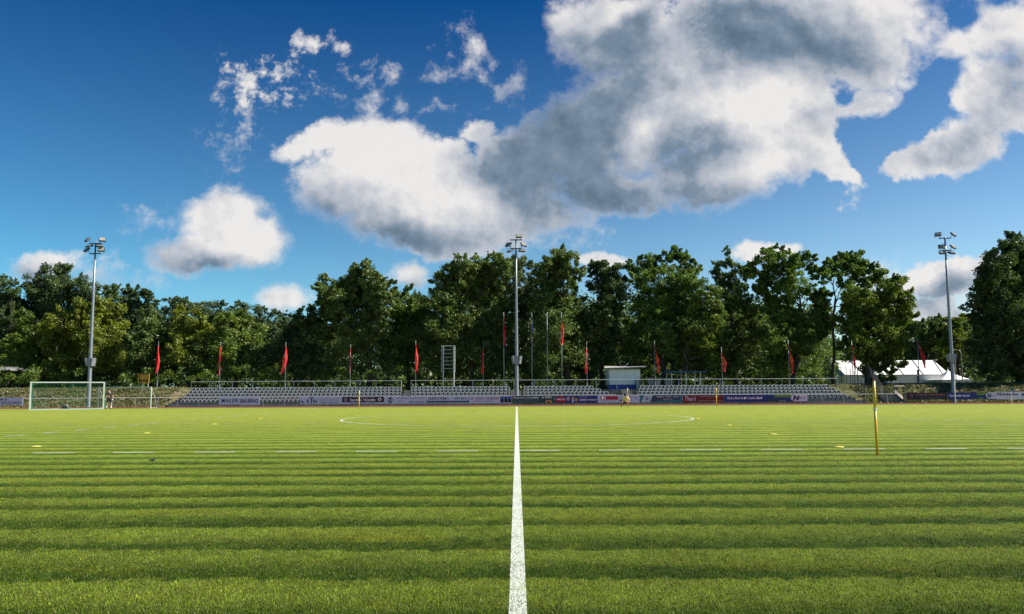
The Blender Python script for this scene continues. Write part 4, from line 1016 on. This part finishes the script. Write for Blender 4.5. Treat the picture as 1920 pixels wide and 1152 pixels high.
def person(loc, rz, J, label, shirt, shorts, sock, glove=None):
    """J: dict of joint positions; body is one skinned surface, clothes and hair are shells round it"""
    root = empty('person', loc, rz); tag(root, label, 'person')
    names = ['pel','wst','chs','nck','hd0','hd1','shl','ell','wrl','hnl','shr','elr','wrr','hnr','hpl','knl','anl','tol','hpr','knr','anr','tor']
    rad = {'pel':(.13,.10),'wst':(.125,.09),'chs':(.15,.10),'nck':(.055,.055),'hd0':(.075,.085),'hd1':(.085,.10),'shl':(.065,.065),'ell':(.043,.043),'wrl':(.03,.03),'hnl':(.035,.022),'hpl':(.09,.09),'knl':(.058,.058),'anl':(.04,.04),'tol':(.04,.03)}
    E = [('pel','wst'),('wst','chs'),('chs','nck'),('nck','hd0'),('hd0','hd1'),('chs','shl'),('shl','ell'),('ell','wrl'),('wrl','hnl'),('chs','shr'),('shr','elr'),('elr','wrr'),('wrr','hnr'),('pel','hpl'),('hpl','knl'),('knl','anl'),('anl','tol'),('pel','hpr'),('hpr','knr'),('knr','anr'),('anr','tor')]
    idx = {n: i for i, n in enumerate(names)}
    rr = [rad.get(n, rad.get(n[:-1] + 'l')) for n in names]
    body = skin_body('body', [J[n] for n in names], [(idx[a], idx[b]) for a, b in E], rr, SKIN, root)
    def shell(nm, pts, edges, rads, m): return skin_body(nm, pts, edges, rads, m, root)
    V = lambda a, b, t: tuple(Vector(J[a]).lerp(Vector(J[b]), t))
    shell('shirt', [J['wst'], J['chs'], V('chs','nck',.6), J['shl'], V('shl','ell',.9), J['shr'], V('shr','elr',.9), V('wst','pel',.6)], [(0,1),(1,2),(1,3),(3,4),(1,5),(5,6),(0,7)], [(.145,.11),(.17,.12),(.075,.075),(.082,.082),(.062,.062),(.082,.082),(.062,.062),(.15,.12)], shirt)
    shell('shorts', [J['pel'], J['hpl'], V('hpl','knl',.85), J['hpr'], V('hpr','knr',.85)], [(0,1),(1,2),(0,3),(3,4)], [(.15,.12),(.112,.112),(.095,.095),(.112,.112),(.095,.095)], shorts)
    for s in 'lr':
        shell('sock', [V('kn'+s,'an'+s,.45), V('kn'+s,'an'+s,.98)], [(0,1)], [.052,.047], sock)
        shell('shoe', [J['an'+s], J['to'+s]], [(0,1)], [(.05,.05),(.052,.038)], DARKM)
        # five fingers
        h = Vector(J['hn'+s]); wv = (h - Vector(J['wr'+s])).normalized(); sd_ = wv.orthogonal().normalized()
        for k in range(5):
            a = h + sd_ * (k - 2) * .016; L = [.045,.07,.075,.07,.055][k]; dirn = wv + (sd_ * -.8 if k == 0 else Vector((0, 0, -.25)))
            skin_body('finger', [tuple(a), tuple(a + dirn * L * .55), tuple(a + dirn * L)], [(0,1),(1,2)], [.010,.009,.007], glove or SKIN, root, 1)
    # hair cap and face
    h1 = Vector(J['hd1']); f = Vector(J.get('face', (0, -1, 0)))
    me = bpy.data.meshes.new('hair'); bm = bmesh.new(); bmesh.ops.create_uvsphere(bm, u_segments=16, v_segments=10, radius=.118)
    for v in list(bm.verts):
        if v.co.z < -.02 and v.co.dot(f) > -.02: bm.verts.remove(v)
    for v in bm.verts: v.co = v.co * 1.0 + h1 - f * .02 + Vector((0, 0, .02))
    bm.to_mesh(me); bm.free(); link('hair', me, root, HAIR)
    side = Vector((-f.y, f.x, 0)).normalized(); mid = (Vector(J['hd0']) * .6 + h1 * .4)
    MB().tube([tuple(mid + f * .085), tuple(mid + f * .125 + Vector((0, 0, -.02)))], [.012, .015], 6).build('nose', SKIN, root, True)
    for s in (-1, 1):
        q = mid + Vector((0, 0, .03)) + f * .088 + side * s * .032; MB().tube([tuple(q), tuple(q + f * .008)], .011, 8).build('eye', HAIR, root)
        q = mid + side * s * .088; MB().tube([tuple(q), tuple(q + side * s * .015)], [.022, .026], 8).build('ear', SKIN, root, True)
    q = mid + Vector((0, 0, -.055)) + f * .085; MB().tube([tuple(q - side * .022), tuple(q + side * .022)], .006, 6).build('mouth', mat('lips', (.3, .1, .09), .5), root)
    return root
J1 = dict(pel=(0,0,.96), wst=(0,.0,1.14), chs=(.0,-.02,1.36), nck=(-.02,-.04,1.53), hd0=(-.06,-.06,1.64), hd1=(-.06,-.05,1.73),
          shl=(-.10,-.17,1.45), ell=(-.12,-.24,1.18), wrl=(-.20,-.27,.98), hnl=(-.23,-.27,.90), shr=(.06,.15,1.45), elr=(.16,.22,1.20), wrr=(.20,.16,.97), hnr=(.21,.12,.89),
          hpl=(-.02,-.10,.92), knl=(-.12,-.10,.52), anl=(-.22,-.10,.10), tol=(-.34,-.10,.04), hpr=(.02,.10,.92), knr=(.10,.10,.50), anr=(.12,.10,.09), tor=(.00,.08,.035), face=(-.92,-.35,-.1))
person((X(206,65.6), 65.6, 0), 0, J1, 'standing person in black kit with white gloves beside the large goal', mat('black_kit', (.012,.012,.016), .7), mat('black_shorts', (.014,.016,.022), .7), WHT, WHT)
J2 = dict(pel=(-.02,.10,.42), wst=(-.02,.02,.58), chs=(.02,-.12,.76), nck=(.0,-.22,.88), hd0=(-.03,-.28,.93), hd1=(-.05,-.31,1.0),
          shl=(-.20,-.12,.82), ell=(-.30,-.30,.62), wrl=(-.10,-.42,.50), hnl=(.02,-.44,.47), shr=(.22,-.12,.82), elr=(.32,-.28,.60), wrr=(.20,-.42,.48), hnr=(.12,-.44,.46),
          hpl=(-.13,.08,.38), knl=(-.30,-.30,.50), anl=(-.34,-.05,.10), tol=(-.34,-.20,.035), hpr=(.12,.08,.38), knr=(.26,-.30,.50), anr=(.22,-.02,.10), tor=(.22,-.18,.035), face=(-.2,-.85,-.48))
person((X(1172,64.6), 64.6, 0), 0, J2, 'crouching person in a yellow and white shirt holding a yellow pole', mat('pale_yellow_shirt', (.72,.62,.30), .7), mat('dark_shorts', (.015,.015,.03), .7), mat('dark_socks', (.02,.02,.03), .7))

# ------------------------------------------------------------------ yellow sign, ladder frame, kiosk, containers, shelter
def sign():
    Y = 85.0; x0, x1 = X(258,Y), X(279,Y); z0, z1 = Z(718.5,Y,268), Z(701,Y,268); w = x1 - x0; h = z1 - z0
    root = empty('sign', ((x0 + x1) / 2, Y, z0)); tag(root, 'small yellow and black sign on legs on the left embankment', 'sign')
    MB().box(-w/2, w/2, -.03, .03, 0, h).build('panel', YELP, root)
    MB().box(-w/2 + .10, w/2 - .10, -.045, -.031, .10, h - .02).build('dark_field', mat('sign_black', (.02,.018,.012), .6), root)
    MB().box(-w/2 + .22, w/2 - .20, -.06, -.046, h * .38, h - .10).build('yellow_field', YELP, root)
    tmesh('BITTE', -w/2 + .28, w/2 - .26, h * .52, h * .80, -.064, mat('sign_brown', (.25,.14,.01), .6), root)
    MB().box(-w/2 + .34, w/2 - .32, -.06, -.046, .18, .26).build('yellow_band', YELP, root)
    for s in (-1, 1): MB().tube([(s * w * .42, 0, -.7), (s * w * .42, 0, .05)], .03, 6).build('leg', WHITEM, root)
    MB().tube([(-.1, 0, 0), (-.28, .5, -.7)], .025, 6).build('brace', WHITEM, root)
sign()
def ladder_frame():
    Y = 84.6; x0, x1 = X(831,Y), X(851,Y); zb = zt(4); zt_ = Z(649,Y,840); H = zt_ - zb; w = x1 - x0
    root = empty('climbing_frame', ((x0 + x1) / 2, Y, zb)); tag(root, 'tall white ladder frame with rungs standing behind the seats', 'ladder frame')
    for s in (-1, 1): MB().tube([(s * w / 2, 0, 0), (s * w / 2, 0, H)], .08, 8).build('post', RAILM, root)
    for s in (-1, 1): MB().tube([(s * (w / 2 + .18) - .04, .0, H * .40), (s * (w / 2 + .18) - .04, .0, H)], .025, 6).build('outer_bar', RAILM, root)
    for k in range(7):
        z = H - k * .43; MB().tube([(-w / 2 - .22, -.05, z), (w / 2 + .14, -.05, z)], .032, 6).build('rung', RAILM, root)
ladder_frame()
def kiosk():
    Y = 84.6; x0, x1 = X(1142,Y), X(1201,Y); w = x1 - x0; zb = zt(4); ze = Z(692,Y,1170); zm = Z(721.5,Y,1170)
    root = empty('kiosk', ((x0 + x1) / 2, Y, zb)); tag(root, 'small white kiosk with blue base and flat grey roof behind the railing', 'kiosk')
    H = ze - zb; hm = zm - zb; cl = mat('kiosk_white', (.62,.66,.68), .6); D = 2.4
    MB().box(-w/2, w/2, 0, D, hm, H).build('wall', cl, root)
    MB().box(-w/2 + .05, w/2 - .05, .03, D - .03, 0, hm - .002).build('base', BLUE, root)
    MB().box(-w/2 + .10, w/2 - .10, -.03, -.002, hm + .05, H - .14).build('shutter', mat('shutter_white', (.70,.74,.76), .5), root)
    MB().box(-w/2 - .02, w/2 + .02, -.05, -.001, H - .12, H - .003).build('beam', mat('kiosk_beam', (.40,.40,.38), .7), root)
    MB().box(-w/2 - .04, -w/2 - .002, -.01, .30, .0, H).build('corner_post', mat('kiosk_grey', (.18,.20,.20), .7), root)
    me = MB().add([(-w/2 - .62, -.75, H + .02), (w/2 + .62, -.75, H + .16), (w/2 + .5, D + .3, H + .34), (-w/2 - .1, D + .3, H + .34), (-w/2 - .62, -.75, H + .10), (w/2 + .62, -.75, H + .24), (w/2 + .5, D + .3, H + .42), (-w/2 - .1, D + .3, H + .42)],
       [(0,3,2,1),(4,5,6,7),(0,1,5,4),(1,2,6,5),(2,3,7,6),(3,0,4,7)]).mesh('roof'); link('roof', me, root, mat('roof_sheet', (.36,.36,.34), .7))
kiosk()
def container(px0, px1, pyt, label, Y=84.3):
    x0, x1 = X(px0,Y), X(px1,Y); w = x1 - x0; zb = zt(4); h = Z(pyt,Y,(px0+px1)/2) - zb
    root = empty('waste_container', ((x0 + x1) / 2, Y, zb)); tag(root, label, 'container', 'grey containers behind the top row')
    c = mat('container_grey', (.15,.19,.19), .6)
    k = .80
    MB().add([(-w/2*k,-.3,0),(w/2*k,-.3,0),(w/2*k,.4,0),(-w/2*k,.4,0),(-w/2,-.4,h),(w/2,-.4,h),(w/2,.5,h),(-w/2,.5,h)], [(0,3,2,1),(4,5,6,7),(0,1,5,4),(1,2,6,5),(2,3,7,6),(3,0,4,7)]).build('body', c, root)
    MB().box(-w/2 - .03, w/2 + .03, -.44, .54, h + .002, h + .06).build('lid', mat('container_lid', (.20,.24,.24), .5), root)
container(1215,1226,710,'left one of two tall grey containers right of the kiosk'); container(1228,1238.5,710,'right one of two tall grey containers right of the kiosk'); container(1246,1257,711,'smaller grey container at the left post of the shelter')
container(1192,1201,713,'dark grey container at the right wall of the kiosk')
def shelter():
    Y = 84.8; x0, x1 = X(1247,Y), X(1323,Y); zb = zt(4); H = Z(699,Y,1285) - zb; cx = (x0 + x1) / 2
    root = empty('shelter', (cx, Y, zb)); tag(root, 'open shelter with thin white posts and a flat blue roof', 'shelter')
    MB().box(x0 - cx, x1 - cx, -.6, 1.6, H, H + .16).build('roof', mat('blue_roof', (.012,.07,.16), .5), root)
    for k, px in enumerate([1250.5,1260,1278,1287,1303.5,1314]):
        yy = 0.0 if k % 2 else 1.3
        x = X(px, Y + yy) - cx; MB().box(x - .045, x + .045, yy - .045, yy + .045, 0, H - .002).build('post', WHITEM, root)
shelter()

# ------------------------------------------------------------------ marquee, pagoda tent, house, lamps
CANV = mat('white_canvas', (.78,.78,.76), .6, var=.05, vscale=.3); CANS = mat('canvas_wall', (.62,.66,.68), .6, var=.12, vscale=.6)
def marquee():
    Y = 104.0; zb = TOPZ; D = 10.0
    xl, xr = X(1545,Y), X(1782,Y); ze = Z(702.5,Y,1700); zr = Z(676,Y+5,1700); rl, rr = X(1580,Y+5), X(1753,Y+5)
    cx = (xl + xr) / 2; root = empty('marquee', (cx, Y, zb)); tag(root, 'large white marquee with a hipped roof behind the trees at right', 'marquee')
    e, r = ze - zb, zr - zb; a, b, c, d = xl - cx, xr - cx, rl - cx, rr - cx
    zl = Z(716,Y,1545) - zb
    gl = X(1585,Y) - cx
    # roof: front slope, back slope, right hip, left gable apse
    vs = [(gl,0,e),(b - .9,0,e),(d,D/2,r),(gl,D/2,r),(gl,D,e),(b - .9,D,e),(b + 3.1,D/2 - 1.5,e - .9),(b + 3.1,D/2 + 1.5,e - .9)]
    MB().add(vs, [(0,1,2,3)]).build('roof_front', CANV, root); MB().add(vs, [(3,2,5,4)]).build('roof_back', CANV, root)
    MB().add([(b - .9,0,e),(b + 3.1,D/2 - 1.5,e - .9),(b + 3.1,D/2 + 1.5,e - .9),(b - .9,D,e),(d,D/2,r)], [(0,1,4),(1,2,4),(2,3,4)]).build('roof_hip', CANV, root)
    MB().add([(gl,0,e),(gl,D/2,r),(gl,D,e),(a,D/2-2.5,zl),(a,D/2+2.5,zl),(a,D/2-2.5,0),(a,D/2+2.5,0),(gl,0,0),(gl,D,0)], [(0,3,1),(3,4,1),(4,2,1),(0,7,5,3),(3,5,6,4),(4,6,8,2)]).build('gable_end', mat('shade_green_canvas', (.42,.55,.52), .6), root)  # greenish shade of the white gable is put into its canvas colour
    n = 26; mb = MB(); W = (b - .9) - gl
    for i in range(n):
        x0 = gl + W * i / n; x1 = gl + W * (i + 1) / n; o = .05 if i % 2 else .0
        mb.add([(x0, .02 + .05 - o, 0),(x1, .02 + o, 0),(x1, .02 + o, e - .04),(x0, .02 + .05 - o, e - .04)], [(0,1,2,3)])
    mb.build('side_wall', CANS, root)
    MB().add([(b - .9,.02,0),(b + 3.0,D/2 - 1.5,0),(b + 3.0,D/2 - 1.5,e - .95),(b - .9,.02,e - .04)], [(0,1,2,3)]).build('end_wall', CANS, root)
    MB().box(gl, b - .9, -.05, -.002, e - .18, e).build('valance', mat('valance', (.45,.48,.52), .6), root)
    for i in range(6):
        x = gl + W * i / 5; MB().tube([(x, -.03, e + .03), (x + (d - b + .9) * (i / 5), D/2 - .05, r + .03)], .05, 5).build('roof_rib', mat('rib_grey', (.25,.26,.28), .5), root)
    MB().box(X(1721,Y) - cx, X(1725,Y) - cx, -.03, .0, 0, 2.1).build('door', DARKM, root)
marquee()
def pagoda():
    Y = 100.0; x0, x1 = X(1768,Y), X(1822,Y); zb = TOPZ; e = Z(712,Y,1795) - zb; pk = Z(692,Y,1795) - zb; w = (x1 - x0) / 2
    root = empty('pagoda_tent', ((x0 + x1) / 2, Y + w, zb)); tag(root, 'small pointed white tent beside the right floodlight mast', 'tent')
    n = 6; vs = []; fs = []
    for j in range(n):
        t = j / (n - 1); k = (1 - t) ** 1.6; z = e + (pk - e) * t; s = w * max(k, .02)
        vs += [(-s,-s,z),(s,-s,z),(s,s,z),(-s,s,z)]
    for j in range(n - 1):
        for i in range(4): fs.append((j*4+i, j*4+(i+1)%4, j*4+4+(i+1)%4, j*4+4+i))
    me = bpy.data.meshes.new('roof'); me.from_pydata(vs, [], fs); me.update(); link('roof', me, root, CANV)
    MB().box(-w, w, -w - .02, -w, e - .28, e - .003).build('valance', mat('valance2', (.55,.57,.62), .6), root)
    for sx in (-1, 1):
        for sy in (-1, 1): MB().tube([(sx * (w - .05), sy * (w - .05), 0), (sx * (w - .05), sy * (w - .05), e - .02)], .05, 6).build('leg', WHITEM, root)
    MB().tube([(0,0,pk - .05),(0,0,pk + .25)], .03, 6).build('finial', WHITEM, root)
    MB().box(-w + .1, w - .1, w - .08, w - .05, .1, e - .05).build('back_wall', CANS, root)
pagoda()
def house():
    Y = 112.0; x0, x1 = X(1862,Y), X(1990,Y); zb = 1.8; e = Z(714,Y,1890) - zb; r = Z(700,Y,1890) - zb; w = x1 - x0
    root = empty('house', ((x0 + x1) / 2, Y, zb)); tag(root, 'low cream house with a red tiled roof at the right edge', 'house')
    MB().box(-w/2, w/2, 0, 7, 0, e).build('wall', mat('cream_render', (.50,.44,.34), .8), root)
    MB().xprism([(-.6, e - .05), (3.5, r + .9), (7.6, e - .05), (7.6, e + .10), (3.5, r + 1.1), (-.6, e + .10)], -w/2 - .4, w/2 + .4).build('roof', mat('red_tiles', (.22,.055,.035), .8, var=.35, vscale=2), root)
    MB().box(-w/2 - .4, w/2 + .4, -.66, -.60, e - .10, e + .12).build('gutter', WHITEM, root)
    for k in range(5):
        x = -w/2 + 1.1 + k * 2.0; wd = MB().box(x, x + 1.0, -.03, -.002, e * .30, e * .85).build('window', mat('dark_glass', (.03,.035,.04), .1), root)
        fr = MB(); fr.box(x - .06, x, -.05, -.003, e * .26, e * .89); fr.box(x + 1, x + 1.06, -.05, -.003, e * .26, e * .89); fr.box(x, x + 1, -.05, -.031, e * .85, e * .89); fr.box(x, x + 1, -.05, -.031, e * .26, e * .30); fr.build('frame', WHITEM, wd)
house()
def lamp(px, top, Y, s, label, group='street lamps round the marquee'):
    z1 = Z(top, Y, px); root = empty('street_lamp', (X(px, Y), Y, TOPZ)); tag(root, label, 'street lamp', group); H = z1 - TOPZ
    MB().tube([(0,0,-.1),(0,0,H*.9),(s*.12,0,H*.97),(s*.5,0,H)], [.07,.055,.045,.04], 8).build('pole', GALV, root, True)
    MB().box(min(s*.42,s*.95), max(s*.42,s*.95), -.09, .09, H - .05, H + .06).build('lamp_head', WHITEM, root)
lamp(1557,671,99,1,'curved street lamp at the left gable of the marquee'); lamp(1531,684,99,1,'low street lamp left of the marquee')
lamp(1806,656,97,-1,'tallest street lamp, just right of the right mast'); lamp(1794,671,99,-1,'street lamp half hidden behind the right mast'); lamp(1880,660,100,-1,'street lamp before the dark tree at the right edge')

# ------------------------------------------------------------------ fences and steps at the right embankment
def bank_z(y): k = min(max((y - 78) / 6, 0), 1); return TOPZ * k * k * (3 - 2 * k)
def bank_steps():
    root = empty('bank_stairs', (0, 78, 0)); tag(root, 'concrete steps with steel handrail climbing the right embankment', 'stairs')
    yb, yt = 78.0, 84.4; n = 13; w = 1.9
    xb = X(1676, yb); xt = X(1645, yt)
    mb = MB()
    for i in range(n):
        t = i / (n - 1); y = yb - 78 + (yt - yb) * t; x = xb + (xt - xb) * t; z = .12 + (TOPZ + .05) * (i + 1) / n - .1
        mb.box(x - w / 2, x + w / 2, y, y + .52, z - .30, z)
    mb.build('steps', CONCD, root)
    mb = MB(); mb.add([(xb + w/2, -.1, -.05),(xb + w/2 + .35, -.1, -.05),(xt + w/2 + .35, yt - 78 + .5, TOPZ - .02),(xt + w/2, yt - 78 + .5, TOPZ - .02),
        (xb + w/2, -.1, .22),(xb + w/2 + .35, -.1, .22),(xt + w/2 + .35, yt - 78 + .5, TOPZ + .24),(xt + w/2, yt - 78 + .5, TOPZ + .24)], [(0,3,2,1),(4,5,6,7),(0,1,5,4),(1,2,6,5),(2,3,7,6),(3,0,4,7)])
    mb.build('stringer', STEPM, root)
    for s in (-1, 1):
        for k in range(7):
            h = .45 + k * .17 if s < 0 else .9 # rails
            if s > 0 and k: break
            x0 = xb + s * w / 2; x1 = xt + s * w / 2
            o = .75 if s < 0 else 0
            MB().tube([(x0, 0, h + o * .0), (x1, yt - 78, TOPZ + h + o)], .013, 6).build('handrail', DARKM if s < 0 and k % 2 else GALV, root)
        for t in (0, .33, .66, 1):
            x = xb + (xt - xb) * t + s * w / 2; y = (yt - yb) * t
            MB().tube([(x, y, TOPZ * t - .1), (x, y, TOPZ * t + (1.5 + .75 * t if s < 0 else .95))], .032, 6).build('post', DARKM, root)
bank_steps()
def mesh_fence(label, pts, h, m=DARKM, wires=9, group='dark wire fences on the embankment', gap=2.2):
    root = empty('wire_fence', pts[0]); tag(root, label, 'wire fence', group); p0 = Vector(pts[0])
    wm = MB()
    for a, b in zip(pts, pts[1:]):
        a = Vector(a) - p0; b = Vector(b) - p0; n = max(1, round((b - a).length / gap))
        for i in range(n + 1):
            q = a.lerp(b, i / n); MB().tube([q + Vector((0,0,-.15)), q + Vector((0,0,h + .05))], .035, 6).build('post', m, root)
        for k in range(wires):
            z = Vector((0, 0, .08 + (h - .1) * k / (wires - 1))); wm.tube([a + z, b + z], .007, 3, False)
        L = (b - a).length; nn = int(L / .25)
        for i in range(nn): q = a.lerp(b, (i + .5) / nn); wm.tube([q + Vector((0,0,.05)), q + Vector((0,0,h))], .004, 3, False)
    wm.build('wires', m, root)
mesh_fence('dark wire fence stepping down the bank right of the stand', [(X(1588,84.5),84.5,bank_z(84.5)),(X(1604,82),82.0,bank_z(82)),(X(1622,79),79.0,bank_z(79))], 1.9, gap=1.05)
mesh_fence('dark wire fence on the plateau between stand and marquee', [(X(1548,86),86,TOPZ),(X(1640,86),86,TOPZ)], 2.0)
mesh_fence('wire fence along the top of the bank before the marquee', [(X(1690,86),86,TOPZ),(X(1960,86),86,TOPZ)], .35, RAILM, 3)
def gate():
    Y = 77.3; x0, x1 = X(1677,Y), X(1695,Y); root = empty('gate_frame', ((x0 + x1) / 2, Y, 0)); tag(root, 'dark gate frame with a white top bar at the foot of the steps', 'gate frame'); w = (x1 - x0) / 2
    for s in (-1, 1): MB().tube([(s * w, 0, -.05), (s * w, 0, 1.72)], .055, 8).build('post', DARKM, root)
    MB().tube([(-w, 0, 1.72), (w, 0, 1.72)], .035, 8).build('top_bar', WHITEM, root)
gate()
wp = empty('white_post', (X(1790,77.0), 77.0, -.05)); tag(wp, 'thin white post standing at the foot of the right mast', 'post')
MB().tube([(0,0,0),(0,0,Z(718,77,1790))], .05, 8).build('shaft', WHITEM, wp); MB().tube([(0,0,Z(718,77,1790)),(0,0,Z(718,77,1790)+.05)], [.05,.02], 8).build('cap', WHITEM, wp)
# sprinkler mist at the far left
def mist():
    rs = np.random.RandomState(4); cs = []; rad = []
    for k in range(34):
        t = rs.rand(); p = P(-40 + 120 * t, 689 + 10 * t * t + rs.uniform(-2.5, 2.5), 88 + rs.uniform(-.5, .5)); cs.append(p[:]); rad.append(.55 * (1.05 - t))
    co = leaves(rs, np.array(cs), np.array(rad), 110, .016, .6)
    tag(link('water_spray', quads_mesh('water_spray', co, 4), None, WHT), 'thin white water spray drifting before the trees at the left edge', 'water spray', kind='stuff')
mist()
